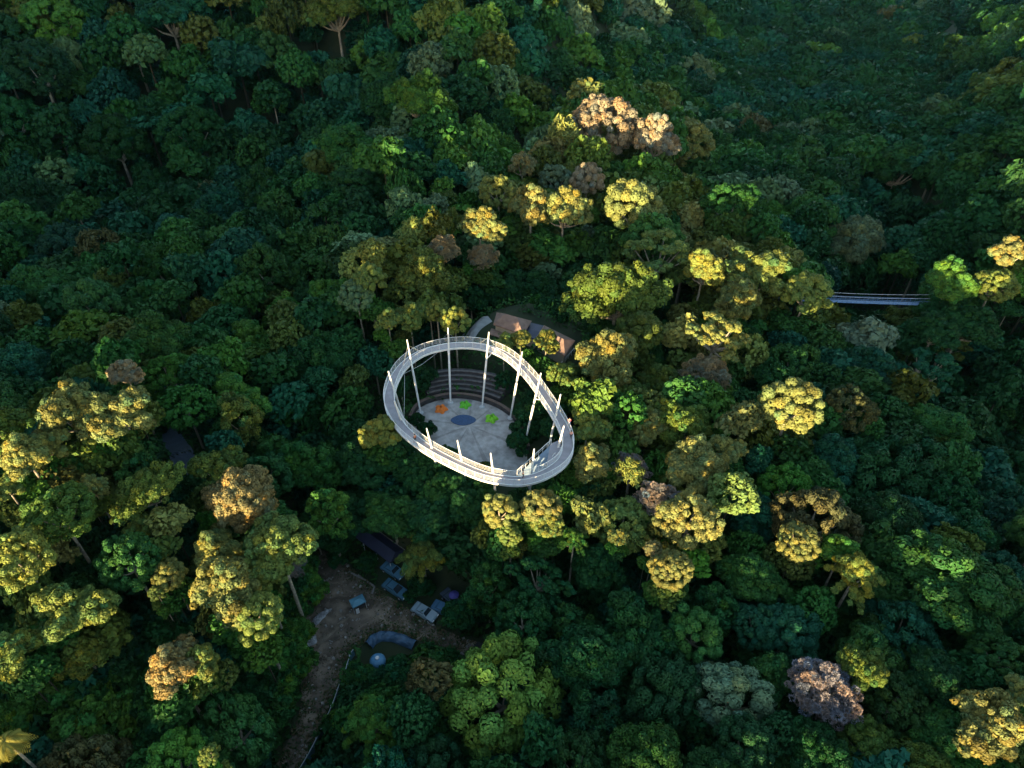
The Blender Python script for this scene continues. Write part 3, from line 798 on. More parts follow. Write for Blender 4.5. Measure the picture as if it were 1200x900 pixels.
def band(A, Bp, z0, z1, closed=True):
    b = B(); m = len(A)
    q = lift(A, z0) + lift(A, z1) + lift(Bp, z1) + lift(Bp, z0)
    f = []
    for i in range(m if closed else m - 1):
        j = (i + 1) % m
        for k in range(4):
            l = (k + 1) % 4
            f.append((k * m + i, k * m + j, l * m + j, l * m + i))
    if not closed: f += [(0, m, 2 * m, 3 * m), (m - 1, 4 * m - 1, 3 * m - 1, 2 * m - 1)]
    return b.poly(q, f)


def resample(P, step, closed=True):
    Q = P + [P[0]] if closed else P
    out = [Q[0]]; acc = 0
    for a, b in zip(Q, Q[1:]):
        L = (b - a).length; s = step - acc
        while s <= L: out.append(a.lerp(b, s / L)); s += step
        acc = (acc + L) % step if L else acc
    return out


ZD = 9.6
outer = smooth_loop([at(a, b, ZD + .35) for a, b in RINGPX], 8)
sgn = 1
cx = sum((p.x for p in outer)) / len(outer); cyy = sum((p.y for p in outer)) / len(outer)
if (offset(outer, .5)[0] - Vector((cx, cyy, outer[0].z))).length > (outer[0] - Vector((cx, cyy, outer[0].z))).length: sgn = -1
inn = lambda d: offset(outer, sgn * d)
ring = empty('ring_walkway', (cx, cyy, 0))
tag(ring, 'white egg-shaped treetop walkway on leaning masts above the grey plaza', 'walkway')
band(inn(.14), inn(1.66), ZD - .18, ZD).build('deck', M_DECK, ring)
band(inn(-.03), inn(.12), ZD - .34, ZD + .06).build('girder', M_WHITE, ring)
band(inn(1.68), inn(1.83), ZD - .34, ZD + .06).build('girder', M_WHITE, ring)
cb = B()
for k, p in enumerate(resample(lift(outer, ZD - .4), 2.2)):
    q = min(inn(1.7), key=lambda v: (Vector((v.x, v.y, 0)) - Vector((p.x, p.y, 0))).length)
    d = Vector((q.x, q.y, ZD - .4)) - p
    cb.box(p + d / 2, (d.length - .3, .14, .3), math.atan2(d.y, d.x))
cb.build('cross_beam', M_STEEL, ring)
for off in (.03, 1.77):
    L = inn(off); b = B()
    for z, r in ((ZD + 1.22, .05), (ZD + .92, .022), (ZD + .66, .022), (ZD + .40, .022)): b.tube(lift(L, z), r, 6, closed=True)
    for p in resample(L, 1.55): b.tube([(p.x, p.y, ZD + .121), (p.x, p.y, ZD + 1.2)], .032, 6)
    b.build('railing', M_WHITE, ring)

MASTS = [((477, 398), (493, 484)), ((525, 384), (528, 472)), ((573, 389), (565, 477)), ((612, 412), (598, 490)), ((634, 437), (615, 520)), ((657, 462), (640, 538)),
         ((661, 499), (643, 566)), ((626, 526), (619, 592)), ((575, 531), (583, 596)), ((536, 516), (550, 582)), ((500, 502), (517, 566)), ((462, 470), (484, 532)), ((455, 435), (478, 508))]
inner_edge = inn(1.8)
ZT = 14.4
for km, (tp, bp) in enumerate(MASTS):
    a = at(*bp, 0.0); t_ = at(*tp, ZT)
    pts = [a.lerp(t_, f) for f in (0, .25, .5, .75, 1)]
    mo = B().tube(pts, [.15, .19, .20, .17, .10], 12).build('mast', M_WHITE, ring, smooth=False)
    c = a.lerp(t_, (ZD - .3) / ZT)
    q = min(inner_edge, key=lambda v: (Vector((v.x, v.y, ZD - .3)) - c).length); q = Vector((q.x, q.y, ZD - .3))
    if (q - c).length > .25: B().tube([c, q], .10, 6).build('bracket', M_WHITE, ring)
    b = B(); b.tube([a + Vector((0, 0, -.3)), a + Vector((0, 0, .22))], [.62, .5], 12); b.build('mast_foot', M_STEEL, ring)
    i0 = inner_edge.index(min(inner_edge, key=lambda v: (Vector((v.x, v.y, ZD)) - c).length))
    for s in (-7, 7) if km < 4 else ():
        e = inner_edge[(i0 + s) % len(inner_edge)]
        B().tube([a.lerp(t_, .93), Vector((e.x, e.y, ZD + .1))], .014, 5).build('cable', M_STEEL, ring)
# a flatter lower tie, as under the far left bay
for i0, i1 in ((30, 14), (14, 175)):
    p, q = inner_edge[i0 % len(inner_edge)], inner_edge[i1 % len(inner_edge)]
    B().tube([(p.x, p.y, ZD - .5), ((p.x + q.x) / 2, (p.y + q.y) / 2, ZD - .9), (q.x, q.y, ZD - .5)], .03, 5).build('cable', M_STEEL, ring)
# the ramp that climbs to the ring inside its near end
zr0, zr1 = 6.6, 9.3
A = [at(606 + 40 * f, 557 - 36 * f, zr0 + (zr1 - zr0) * f) for f in np.linspace(0, 1, 9)]
Bq = [at(634 + 22 * f, 556 - 26 * f, zr0 + (zr1 - zr0) * f) for f in np.linspace(0, 1, 9)]
b = B(); b.strip(A, Bq); dn = Vector((0, 0, -.25)); b.strip([p + dn for p in Bq], [p + dn for p in A]); b.strip(A, [p + dn for p in A]); b.strip(Bq, [p + dn for p in Bq])
b.build('ramp', surface('ramp_decking', (.20, .27, .36), .6, .2, 1), ring)
land = [at(645, 520, 9.35), at(655, 516, 9.35), at(663, 530, 9.35), at(654, 545, 9.35), at(640, 548, 9.35)]
b = B(); b.poly(land, [tuple(range(5))]); b.poly([p + dn for p in land], [tuple(range(5))])
for k in range(5): b.poly([land[k], land[(k + 1) % 5], land[(k + 1) % 5] + dn, land[k] + dn], [(0, 1, 2, 3)])
b.build('landing', M_DECK, ring)
for L in (A, Bq[:7]):
    b = B(); up = Vector((0, 0, 1.15))
    b.tube([p + up for p in L], .06, 6); b.tube([p + up * .6 for p in L], .02, 5)
    for p in L: b.tube([p, p + up], .04, 6)
    b.build('railing', M_WHITE, ring)
B().box(A[0] * .5 + Bq[0] * .5 + Vector((0, 0, -3.5)), (.5, .5, 6.6)).build('ramp_pier', M_STEEL, ring)

# ------------------------------------------------------------------ plaza, terraces, cushions
sc_ = at(549, 510, 0)
sloop = smooth_loop(stage_w, 4)
m, nt, out = new_mat('plaza_paving')
p = nt.nodes.new('ShaderNodeBsdfPrincipled'); p.inputs['Roughness'].default_value = .75; p.inputs['Specular IOR Level'].default_value = .25
tc = nt.nodes.new('ShaderNodeTexCoord'); sx = nt.nodes.new('ShaderNodeSeparateXYZ'); nt.links.new(tc.outputs['Object'], sx.inputs[0])


def mth(op, a, b=None):
    n = nt.nodes.new('ShaderNodeMath'); n.operation = op
    for i, v in enumerate((a, b)):
        if v is None: continue
        if isinstance(v, (int, float)): n.inputs[i].default_value = v
        else: nt.links.new(v, n.inputs[i])
    return n.outputs[0]


y2 = mth('SUBTRACT', sx.outputs[1], 2.6)
ang = mth('ARCTAN2', y2, sx.outputs[0]); rad_ = mth('SQRT', mth('ADD', mth('MULTIPLY', sx.outputs[0], sx.outputs[0]), mth('MULTIPLY', y2, y2)))
ray = mth('GREATER_THAN', mth('SINE', mth('MULTIPLY', ang, 9.0)), .93)
petal = mth('SINE', mth('ADD', mth('MULTIPLY', mth('ABSOLUTE', mth('SINE', mth('MULTIPLY', ang, 4.5))), 2.2), mth('MULTIPLY', rad_, 1.1)))
ns = nt.nodes.new('ShaderNodeTexNoise'); ns.inputs['Scale'].default_value = .9; ns.inputs['Detail'].default_value = 8; nt.links.new(tc.outputs['Object'], ns.inputs['Vector'])
fac = mth('ADD', mth('MULTIPLY', ns.outputs[0], .9), mth('SUBTRACT', mth('MULTIPLY', petal, .09), mth('MULTIPLY', ray, .16)))
rp = nt.nodes.new('ShaderNodeValToRGB'); rp.color_ramp.elements[0].position = .2; rp.color_ramp.elements[1].position = .75
rp.color_ramp.elements[0].color = (.20, .185, .18, 1); rp.color_ramp.elements[1].color = (.44, .42, .415, 1)
nt.links.new(fac, rp.inputs[0]); nt.links.new(rp.outputs[0], p.inputs['Base Color']); nt.links.new(p.outputs[0], out.inputs[0])
b = B(); n = len(sloop); b.poly([sc_] + lift(sloop, .03), [(0, i + 1, (i + 1) % n + 1) for i in range(n)])
o = b.build('plaza', m, loc=(sc_.x, sc_.y, .03)); tag(o, 'pale grey paved plaza inside the ring walkway', 'plaza', kind='structure')
# blue inlay
ce = at(543, 492.5, 0); b = B(); rim = []
for k in range(48):
    g = 2 * math.pi * k / 48; c, s = math.cos(g), math.sin(g)
    rim.append(Vector((ce.x + 2.35 * c, ce.y + 1.42 * s * (1 - .25 * c * c), 0)))
b.poly(lift(rim, .11) + lift(rim, .0), [tuple(range(48))] + [(k, (k + 1) % 48, 48 + (k + 1) % 48, 48 + k) for k in range(48)])
o = b.build('floor_inlay', surface('blue_mosaic', (.035, .075, .17), .35, .35, 5), loc=(ce.x, ce.y, 0)); tag(o, 'dark blue oval mosaic set in the middle of the grey plaza', 'floor inlay')


def star(px, py, colr, size, label):
    c = at(px, py, .05)
    e = empty('star_cushion', c, random.uniform(0, 2)); tag(e, label, 'cushion', 'star cushions on the plaza')
    pts, f = [Vector((0, 0, size * .62))], []
    nr, na = 8, 50
    for i in range(1, nr + 1):
        u = i / nr
        for k in range(na):
            g = 2 * math.pi * k / na
            rr = size * u * (.84 + .16 * math.cos(5 * g) * u)
            pts.append(Vector((rr * math.cos(g), rr * math.sin(g), size * .62 * (1 - u ** 4) * (.85 + .15 * math.cos(5 * g)) + .02)))
    for k in range(na): f.append((0, 1 + k, 1 + (k + 1) % na))
    for i in range(nr - 1):
        for k in range(na):
            a = 1 + i * na + k; b_ = 1 + i * na + (k + 1) % na
            f.append((a, a + na, b_ + na, b_))
    bb = B(); bb.poly([p + c for p in pts], f); mt = surface('cushion_fabric', colr, .7, .2, 3)
    bb.build('cover', mt, e, smooth=True)
    kb = B(); kb.tube([c + Vector((0, 0, size * .5)), c + Vector((0, 0, size * .72))], [size * .2, size * .13], 10); kb.build('button', surface('cushion_button', [x * .5 for x in colr], .7, .2, 3), e)


star(517, 480, (.75, .19, .03), 1.35, 'orange star-shaped floor cushion on the grey plaza')
star(545, 475, (.13, .50, .04), 1.25, 'green star-shaped floor cushion behind the blue oval, by the terrace wall')
star(576, 491, (.20, .55, .03), 1.35, 'green star-shaped floor cushion beside the right end of the blue oval')

amp = empty('terraced_seating', at(545, 462, 0)); tag(amp, 'dark curved terraces of seating steps behind the plaza under the walkway', 'terraces')
backc = smooth_loop([at(a, b, 0) for a, b in STAGEPX[:9]], 6, closed=False)
so_ = -1 if (offset(backc, 1, False)[20] - sc_).length < (backc[20] - sc_).length else 1
oo = lambda P, d: offset(P, so_ * d, False)
band(oo(backc, .05), oo(backc, .55), -.2, 1.0, False).build('retaining_wall', M_DARKWALL, amp)
band(oo(backc, .03), oo(backc, .62), 1.002, 1.10, False).build('coping', surface('brown_coping', (.13, .09, .075), .8, .3, 1), amp)
mid = [p for p in backc if pix(p)[0] > 503 and pix(p)[0] < 582]
for k in range(5):
    d0 = 1.5 + .95 * k; tier = oo(mid, d0 + 0); tier2 = oo(mid, d0 + .95)
    band(tier, tier2, -.3, 1.05 + .34 * k, False).build('tier', M_DARKWALL, amp)
    band(oo(mid, d0 - .03), oo(mid, d0 + .42), 1.053 + .34 * k, 1.12 + .34 * k, False).build('seat_edge', surface('terrace_edge', (.12, .11, .11), .85, .35, 1.2), amp)

# ------------------------------------------------------------------ pavilion behind the ring
pav = empty('pavilion', at(612, 388, 1.0)); tag(pav, 'low pavilion with brown hipped roofs joined by a dark flat roof, behind the ring walkway', 'building')


def hip(corners, h, inset=.28, gable=False):
    Aq, Bc, Cq, D = corners
    l, r = (Aq + D) / 2, (Bc + Cq) / 2
    r1, r2 = (l, r) if gable else (l.lerp(r, inset), l.lerp(r, 1 - inset))
    r1 = r1 + Vector((0, 0, h)); r2 = r2 + Vector((0, 0, h)); d = Vector((0, 0, -.22))
    b = B(); b.poly([Aq, Bc, Cq, D, r1, r2, Aq + d, Bc + d, Cq + d, D + d], [(0, 1, 5, 4), (1, 2, 5), (2, 3, 4, 5), (3, 0, 4), (0, 1, 7, 6), (1, 2, 8, 7), (2, 3, 9, 8), (3, 0, 6, 9), (6, 7, 8, 9)])
    return b


def walls(corners, z0, z1, ins=.12):
    c = sum(corners, Vector()) / len(corners); q = [p.lerp(c, ins) for p in corners]; n = len(q); b = B()
    b.poly(lift(q, z0) + lift(q, z1), [(k, (k + 1) % n, n + (k + 1) % n, n + k) for k in range(n)]); return b


r1 = [at(582, 366, 4.3), at(623, 376, 4.3), at(613, 392, 4.3), at(578, 380, 4.3)]
hip(r1, 1.9, .32).build('roof', M_ROOF, pav); walls(r1, .6, 4.05).build('wall', M_WALL, pav)
r2 = [at(637.5, 381, 4.0), at(674, 399, 4.0), at(662, 417, 4.0), at(627, 397, 4.0)]
hip(r2, 1.3, .22).build('roof', M_ROOF, pav); walls(r2, .6, 3.75).build('wall', M_WALL, pav)
r3 = [at(622, 378, 3.5), at(639, 382, 3.5), at(629, 398, 3.5), at(613, 393, 3.5)]
hip(r3, .12, .1).build('flat_roof', M_FLAT, pav); walls(r3, .6, 3.3, .06).build('wall', M_WALL, pav)
r4 = [at(576, 384.5, 2.7), at(603, 393.5, 2.7), at(596, 399, 2.7), at(573, 391, 2.7)]
hip(r4, .25, .05).build('lean_to_roof', M_ROOF, pav)
b = B()
for q in (r4[2], r4[3]): b.tube([(q.x, q.y + .2, .8), (q.x, q.y + .2, 2.5)], .08, 6)
b.build('veranda_post', M_BARK, pav)
g0, g1 = at(673, 408, 2.0), at(656, 427, 2.0)
rl = empty('handrail', (g0.x, g0.y, 1.0)); tag(rl, 'white handrail beside the end of the brown-roofed pavilion', 'railing')
b = B(); b.tube([g0, g1], .08, 6); b.build('top_rail', M_WHITE, rl)
for f in np.linspace(0, 1, 6):
    q = g0.lerp(g1, f); B().tube([(q.x, q.y, .7), (q.x, q.y, 2.0)], .05, 6).build('post', M_WHITE, rl)


def strip_on_ground(name, Lp, Rp, mat, label, cat, dz=.08, z=0, sub=10):
    LL = smooth_loop([on_ground(a, b, z) for a, b in Lp], sub, False); RR = smooth_loop([on_ground(a, b, z) for a, b in Rp], sub, False)
    rows = []
    for k in range(6):
        rows.append([Vector((q.x, q.y, T(q.x, q.y) + dz)) for q in (l.lerp(r, k / 5) for l, r in zip(LL, RR))])
    b = B()
    for k in range(5): b.strip(rows[k], rows[k + 1])
    o = b.build(name, mat, loc=rows[2][0]); tag(o, label, cat, kind='structure'); return o


M_PATH = surface('path_concrete', (.24, .25, .26), .8, .25, .6)
M_ASPH = surface('asphalt', (.05, .052, .056), .85, .3, .5)
strip_on_ground('path', [(536, 404), (545, 391), (556, 379), (572, 371)], [(551, 407), (556, 397), (564, 386), (577, 377)], M_PATH, 'grey concrete path curving to the pavilion', 'path', z=1)
strip_on_ground('road', [(176, 500), (196, 528), (210, 566)], [(205, 500), (226, 528), (240, 566)], surface('wet_asphalt', (.09, .12, .17), .35, .3, .4), 'short stretch of blue-grey road seen through the trees', 'road', z=-4, dz=.25)
strip_on_ground('access_road', [(560, 752), (640, 786), (700, 830), (750, 905)], [(545, 768), (610, 800), (660, 845), (700, 905)], M_ASPH, 'dark asphalt road running under the trees from the yard', 'road', z=-8.9)

# ------------------------------------------------------------------ yard
M_MUD = surface('trodden_mud', (.20, .160, .125), .9, .6, .22, col2=(.080, .066, .056), bump=.4)
b = B(); yl = smooth_loop(yard_w, 3)
bm = bmesh.new(); vs_ = [bm.verts.new((p.x, p.y, ZY)) for p in yl]; fc = bm.faces.new(vs_); bmesh.ops.triangulate(bm, faces=[fc])
me = bpy.data.meshes.new('dirt_yard'); bm.to_mesh(me); bm.free(); me.materials.append(M_MUD)
o = ob('dirt_yard', me)
nt = M_MUD.node_tree; pr = [q for q in nt.nodes if q.type == 'BSDF_PRINCIPLED'][0]; base = pr.inputs['Base Color'].links[0].from_socket
tc2 = nt.nodes.new('ShaderNodeTexCoord'); n2 = nt.nodes.new('ShaderNodeTexNoise'); n2.inputs["Scale"].default_value = .35; n2.inputs['Detail'].default_value = 9; n2.inputs['Distortion'].default_value = 1.5
nt.links.new(tc2.outputs['Object'], n2.inputs['Vector'])
r2 = nt.nodes.new('ShaderNodeValToRGB'); r2.color_ramp.elements[0].position = .40; r2.color_ramp.elements[1].position = .62; r2.color_ramp.elements[0].color = (.55, .52, .5, 1); r2.color_ramp.elements[1].color = (1.3, 1.25, 1.2, 1)
nt.links.new(n2.outputs['Fac'], r2.inputs['Fac'])
m2 = nt.nodes.new('ShaderNodeMix'); m2.data_type = 'RGBA'; m2.blend_type = 'MULTIPLY'; m2.inputs['Factor'].default_value = 1
nt.links.new(base, m2.inputs[6]); nt.links.new(r2.outputs['Color'], m2.inputs[7]); nt.links.new(m2.outputs[2], pr.inputs['Base Color'])
# stones and fallen leaves strewn over it
g = np.random.RandomState(21); px0 = [p.x for p in yl]; py0 = [p.y for p in yl]; SV, SF = [], []
while len(SV) < 420 * 8:
    x, y = g.uniform(min(px0), max(px0)), g.uniform(min(py0), max(py0))
    if not inside(x, y, yl): continue
    sz = .05 + .30 * g.rand() ** 3; a = g.uniform(0, 3); k = len(SV)
    for zz, kk in ((-.02, 1), (sz * .7, .6)):
        for c4 in range(4):
            an = a + c4 * 1.571 + g.uniform(-.3, .3); SV.append((x + sz * kk * math.cos(an), y + sz * kk * math.sin(an), ZY + zz + (g.uniform(-.2, .2) * sz if zz > 0 else 0)))
    for f4 in ((4, 5, 6, 7), (0, 1, 5, 4), (1, 2, 6, 5), (2, 3, 7, 6), (3, 0, 4, 7)): SF.append([k + q for q in f4])
so2 = ob('scattered_stones', mesh_np('scattered_stones', SV, SF, surface('grey_stone', (.28, .26, .24), .9, .4, 2))); tag(so2, 'small pale stones strewn over the muddy clearing', 'stones', kind='stuff')
P2 = []
while len(P2) < 6500:
    x, y = g.uniform(min(px0) - 2, max(px0) + 2), g.uniform(min(py0) - 2, max(py0) + 2)
    dmin = min((x - q.x) ** 2 + (y - q.y) ** 2 for q in yl[::2]) ** .5
    if inside(x, y, yl) and g.rand() < math.exp(-dmin / 1.1): P2.append((x, y, ZY + g.uniform(.02, .45) * math.exp(-dmin / .9)))
P2 = np.array(P2); nn2 = len(P2); Nn = unit(g.normal(size=(nn2, 3)) * .5 + [0, 0, 1]); sz = g.uniform(.10, .28, nn2)
tt2 = np.where(g.rand(nn2, 1) < .45, np.array([[.10, .075, .04]]), np.array([[.03, .065, .02]])) * g.uniform(.6, 1.3, (nn2, 1))
lo = ob('leaf_litter', mesh_np('leaf_litter', cards(P2, Nn, sz, sz * .55, g), np.arange(nn2 * 4, dtype=np.int32).reshape(-1, 4), M_LEAF, tt2)); tag(lo, 'weeds and fallen leaves along the edges of the muddy clearing', 'leaf litter', kind='stuff')
tag(o, 'bare muddy clearing where tracks meet', 'yard', kind='structure')
b = B(); kl = [at(408, 671, ZY), at(424, 679, ZY), at(438, 688, ZY), at(435, 696, ZY)]
b = band(kl, offset(kl, .3, False), ZY, ZY + .14, False); o = b.build('kerb', M_STEP, loc=kl[0]); tag(o, 'pale kerb at the edge of the dirt yard', 'kerb', kind='structure')


def mound(px, py, rx, ry, h, rz, mat, name, label, cat, seed, group=None):
    g = np.random.RandomState(seed); c = at(px, py, ZY); q, f = [], []; nr, na = 9, 30
    for i in range(nr + 1):
        u = i / nr
        for k in range(na):
            a = 2 * math.pi * k / na; wob = 1 + .18 * math.sin(3 * a + seed) + .10 * math.sin(7 * a + 2 * seed)
            x, y = rx * u * wob * math.cos(a), ry * u * wob * math.sin(a)
            q.append((c.x + x * math.cos(rz) - y * math.sin(rz), c.y + x * math.sin(rz) + y * math.cos(rz), ZY - .02 + h * (1 - u * u) * (1 + .5 * g.normal() * (0 < u < 1) * .5)))
    for i in range(nr):
        for k in range(na): f.append((i * na + k, (i + 1) * na + k, (i + 1) * na + (k + 1) % na, i * na + (k + 1) % na))
    o = B().poly(q, f).build(name, mat, loc=c); tag(o, label, cat, group); return o


M_RUB = surface('pale_rubble', (.42, .42, .44), .85, .5, 2.5, bump=.5); M_EARTH = surface('dry_earth', (.21, .17, .13), .9, .4, .6)
mound(376, 723, 1.7, .6, .7, .9, M_RUB, 'rubble_heap', 'narrow pale heap of rubble, the farther of two at the yard edge', 'rubble', 2)
mound(361, 752, 1.5, 1.0, .9, .9, M_RUB, 'rubble_heap', 'wide pale heap of rubble, the nearer of two at the yard edge', 'rubble', 5)
mound(388, 740, 3.0, .55, .35, .85, M_EARTH, 'earth_bank', 'long low bank of pale earth between the tracks in the yard', 'earth bank', 8)
mound(379, 775, 1.2, 1.0, .5, .3, M_EARTH, 'earth_bank', 'small round mound of pale earth on the track by the fence', 'earth bank', 9)


def fence(pxs, h, label):
    L = smooth_loop([at(a, b, ZY) for a, b in pxs], 5, False)
    e = empty('blue_fence', L[0]); tag(e, label, 'fence')
    band(L, offset(L, .05, False), ZY + .1, ZY + h, False).build('panel', M_TEALF, e)
    for p in resample(offset(L, .11, False), 2.2, False): B().tube([(p.x, p.y, ZY - .3), (p.x, p.y, ZY + h + .12)], .06, 6).build('post', M_STEEL, e)
    b = B(); b.tube(lift(L, ZY + h + .06), .05, 6); b.build('top_rail', M_STEEL, e)


M_TEALF = surface('blue_green_sheet', (.10, .26, .36), .5, .3, .8)
fence([(352, 912), (366, 888), (380, 860), (394, 828), (403, 800)], 1.9, 'long blue-green sheet fence along the track at the bottom edge')
fence([(407, 792), (412, 775), (416, 768)], 1.7, 'short blue-green fence panel at the bend of the dirt yard')
L = smooth_loop([at(a, b, ZY) for a, b in ((432, 757), (440, 749), (452, 746), (468, 749), (486, 757))], 6, False)
b = B(); rows = []
for k in range(9):
    g = math.pi * k / 8
    rows.append([p + Vector((0, 0, .85 * math.sin(g) * (1 + .25 * math.sin(j * 1.3 + k)) + .08 * math.sin(k * 2.1 + j)) ) for j, p in enumerate(offset(L, .8 * math.cos(g), False))])
for k in range(8): b.strip(rows[k], rows[k + 1])
o = b.build('tarpaulin_cover', surface('blue_tarpaulin', (.06, .12, .20), .4, .35, 1.2), smooth=True, loc=L[0]); tag(o, 'long curved blue tarpaulin along the inner edge of the dirt yard', 'tarpaulin')

tk = empty('water_tank', at(444, 780, ZY)); tag(tk, 'round blue water tank with a white cap among shrubs below the yard', 'tank')
c = tk.location
B().tube([c, c + Vector((0, 0, .3)), c + Vector((0, 0, 1.5)), c + Vector((0, 0, 1.8)), c + Vector((0, 0, 1.95))], [1.1, 1.15, 1.15, .9, .4], 20).build('body', surface('blue_plastic', (.09, .24, .40), .4, .2, 1), tk, smooth=True)
B().tube([c + Vector((0, .1, 1.95)), c + Vector((0, .1, 2.1))], .28, 14).build('cap', M_WHITE, tk)
c = at(452, 794, ZY); tb = empty('upturned_tub', c); tag(tb, 'grey-blue upturned tub lying next to the blue water tank', 'tub')
B().tube([c, c + Vector((0, 0, .1)), c + Vector((0, 0, .7)), c + Vector((0, 0, .8))], [1.0, .98, .75, .6], 18).build('shell', surface('grey_blue_plastic', (.22, .30, .38), .4, .2, 1), tb, smooth=True)
B().tube([c + Vector((0, 0, .0)), c + Vector((0, 0, .08))], 1.08, 18).build('rim', M_STEEL, tb)

cs = empty('canopy_stall', at(421, 712, ZY)); tag(cs, 'small stall with a teal canopy and white board on the mud', 'stall')
c = cs.location; rz = .55
rot = lambda x, y, z: c + Matrix.Rotation(rz, 3, 'Z') @ Vector((x, y, z))
hip([rot(-1.1, .8, 1.9), rot(1.1, .8, 1.9), rot(1.1, -.8, 1.9), rot(-1.1, -.8, 1.9)], .35, .3).build('canopy', M_TEALF, cs)
for x in (-1, 1):
    for y in (-.7, .7): B().tube([rot(x, y, 0), rot(x, y, 1.75)], .04, 6).build('post', M_STEEL, cs)
B().box(rot(-.5, -.85, .6), (.5, .08, 1.2), rz).build('board', M_WHITE, cs)
B().box(rot(.2, 0, .45), (1.4, .8, .9), rz).build('counter', M_DARKWALL, cs)

sh = empty('long_shelter', at(440, 650, ZY)); tag(sh, 'long dark-roofed shelter with a pale eave beside the yard', 'shelter')
e0, e1 = at(414, 614, ZY + 3), at(466, 652, ZY + 3); ax = (e1 - e0).normalized(); nr_ = Vector((-ax.y, ax.x, 0))
q = [e0 + nr_ * 1.6, e1 + nr_ * 1.6, e1 - nr_ * 1.6, e0 - nr_ * 1.6]
hip(q, .7, .04).build('roof', M_FLAT, sh)
B().tube([q[0] + Vector((0, 0, .06)), q[1] + Vector((0, 0, .06))], .07, 6).build('eave', M_STEP, sh)
for f in (.05, .35, .65, .95):
    for s in (-1.3, 1.3):
        p = e0.lerp(e1, f) + nr_ * s; B().tube([(p.x, p.y, ZY - .5), (p.x, p.y, ZY + 2.9)], .09, 6).build('post', M_STEEL, sh)

# ------------------------------------------------------------------ parked cars
M_CARS = {}


def make_car(px, py, rz, colr, label, L=4.2):
    c = at(px, py, T(*at(px, py, ZY)[:2])); e = empty('parked_car', c, rz); tag(e, label, 'car', 'cars parked along the yard')
    mt = surface('car_paint', colr, .25, .05, 1, spec=.6)
    X = L / 2
    prof = [(-X, .35), (-X, .80), (-X + .15, .92), (-X + .75, .98), (-X + 1.15, 1.42), (-X + 2.35, 1.46), (X - 1.25, .98), (X - .25, .86), (X, .70), (X, .35)]

    def shell(prof, w0, w1, zt):
        b = B(); n = len(prof); q = []
        for s in (-1, 1):
            for x, z in prof: q.append((x, s * (w1 if z > zt else w0), z))
        f = [tuple(range(n))[::-1], tuple(range(n, 2 * n))] + [(i, (i + 1) % n, n + (i + 1) % n, n + i) for i in range(n)]
        return b.poly(q, f)
    fl = lambda b, nm, mt_, par=e: ob(nm, (lambda o: (o.data, bpy.data.objects.remove(o))[0])(b.build(nm, mt_, loc=(0, 0, 0))), par)
    fl(shell(prof, .86, .66, 1.2), 'body', mt)
    fl(shell([(-X + .86, 1.02), (-X + 1.19, 1.38), (-X + 2.31, 1.42), (X - 1.42, 1.03)], .79, .69, 1.2), 'windows', M_GLASS)
    b = B(); b.poly([(X - 1.30, -.70, 1.02), (X - 1.30, .70, 1.02), (-X + 2.42, .60, 1.45), (-X + 2.42, -.60, 1.45)], [(0, 1, 2, 3)]); fl(b, 'windscreen', M_GLASS)
    for x in (-X + .8, X - .8):
        for y in (-.82, .82):
            b = B(); b.tube([(x, y - .1, .33), (x, y + .1, .33)], .33, 14); w_ = fl(b, 'wheel', M_TYRE)
            b = B(); b.tube([(x, y - .105, .33), (x, y + .105, .33)], .18, 10); fl(b, 'rim', M_STEEL, w_)
    for y in (-.6, .6):
        b = B(); b.box((X - .02, y, .68), (.12, .34, .14)); fl(b, 'headlight', M_CHROME)
    return e


dr = math.atan2(*(lambda a, b: (b.y - a.y, b.x - a.x))(at(452, 668, ZY), at(555, 735, ZY)))
make_car(461, 671, dr, (.07, .17, .26), 'blue-grey car half under branches, farthest of those by the yard corner')
make_car(464, 693, dr, (.05, .13, .20), 'dark blue car parked against the yard corner', 4.6)
make_car(498, 720, dr + .05, (.22, .30, .36), 'pale silver-blue car at the roadside below the feathery tree')
make_car(521, 717, dr + .12, (.06, .14, .24), 'blue car beside the silver one, under the feathery tree')
make_car(538, 728, dr + .1, (.025, .03, .045), 'near-black car at the roadside end of the parked row')
make_car(530, 705, dr - .2, (.05, .07, .10), 'dark grey car nearest the purple parasol')
c = at(532, 697, ZY + 2.3); c.z = ZY + 2.3
ps = empty('parasol', (c.x, c.y, ZY)); tag(ps, 'small purple parasol standing behind the parked cars', 'parasol')
b = B(); n = 10; q = [c + Vector((0, 0, .55))] + [c + Vector((0.8 * math.cos(2 * math.pi * k / n), 0.8 * math.sin(2 * math.pi * k / n), 0)) for k in range(n)]
b.poly(q, [(0, 1 + k, 1 + (k + 1) % n) for k in range(n)]); b.build('canopy', surface('purple_canvas', (.07, .06, .26), .6, .15, 1), ps)
B().tube([(c.x, c.y, ZY), (c.x, c.y, ZY + 2.8)], .04, 8).build('pole', M_STEEL, ps)

# ------------------------------------------------------------------ the footbridge through the trees
ZB = -6.0
b0, b1 = at(905, 350, ZB), at(1122, 357.4, ZB); ax = (b1 - b0).normalized(); nn = Vector((-ax.y, ax.x, 0)); Lb = (b1 - b0).length
br = empty('footbridge', b0); tag(br, 'narrow blue suspension footbridge spanning the dark valley between the trees', 'footbridge')
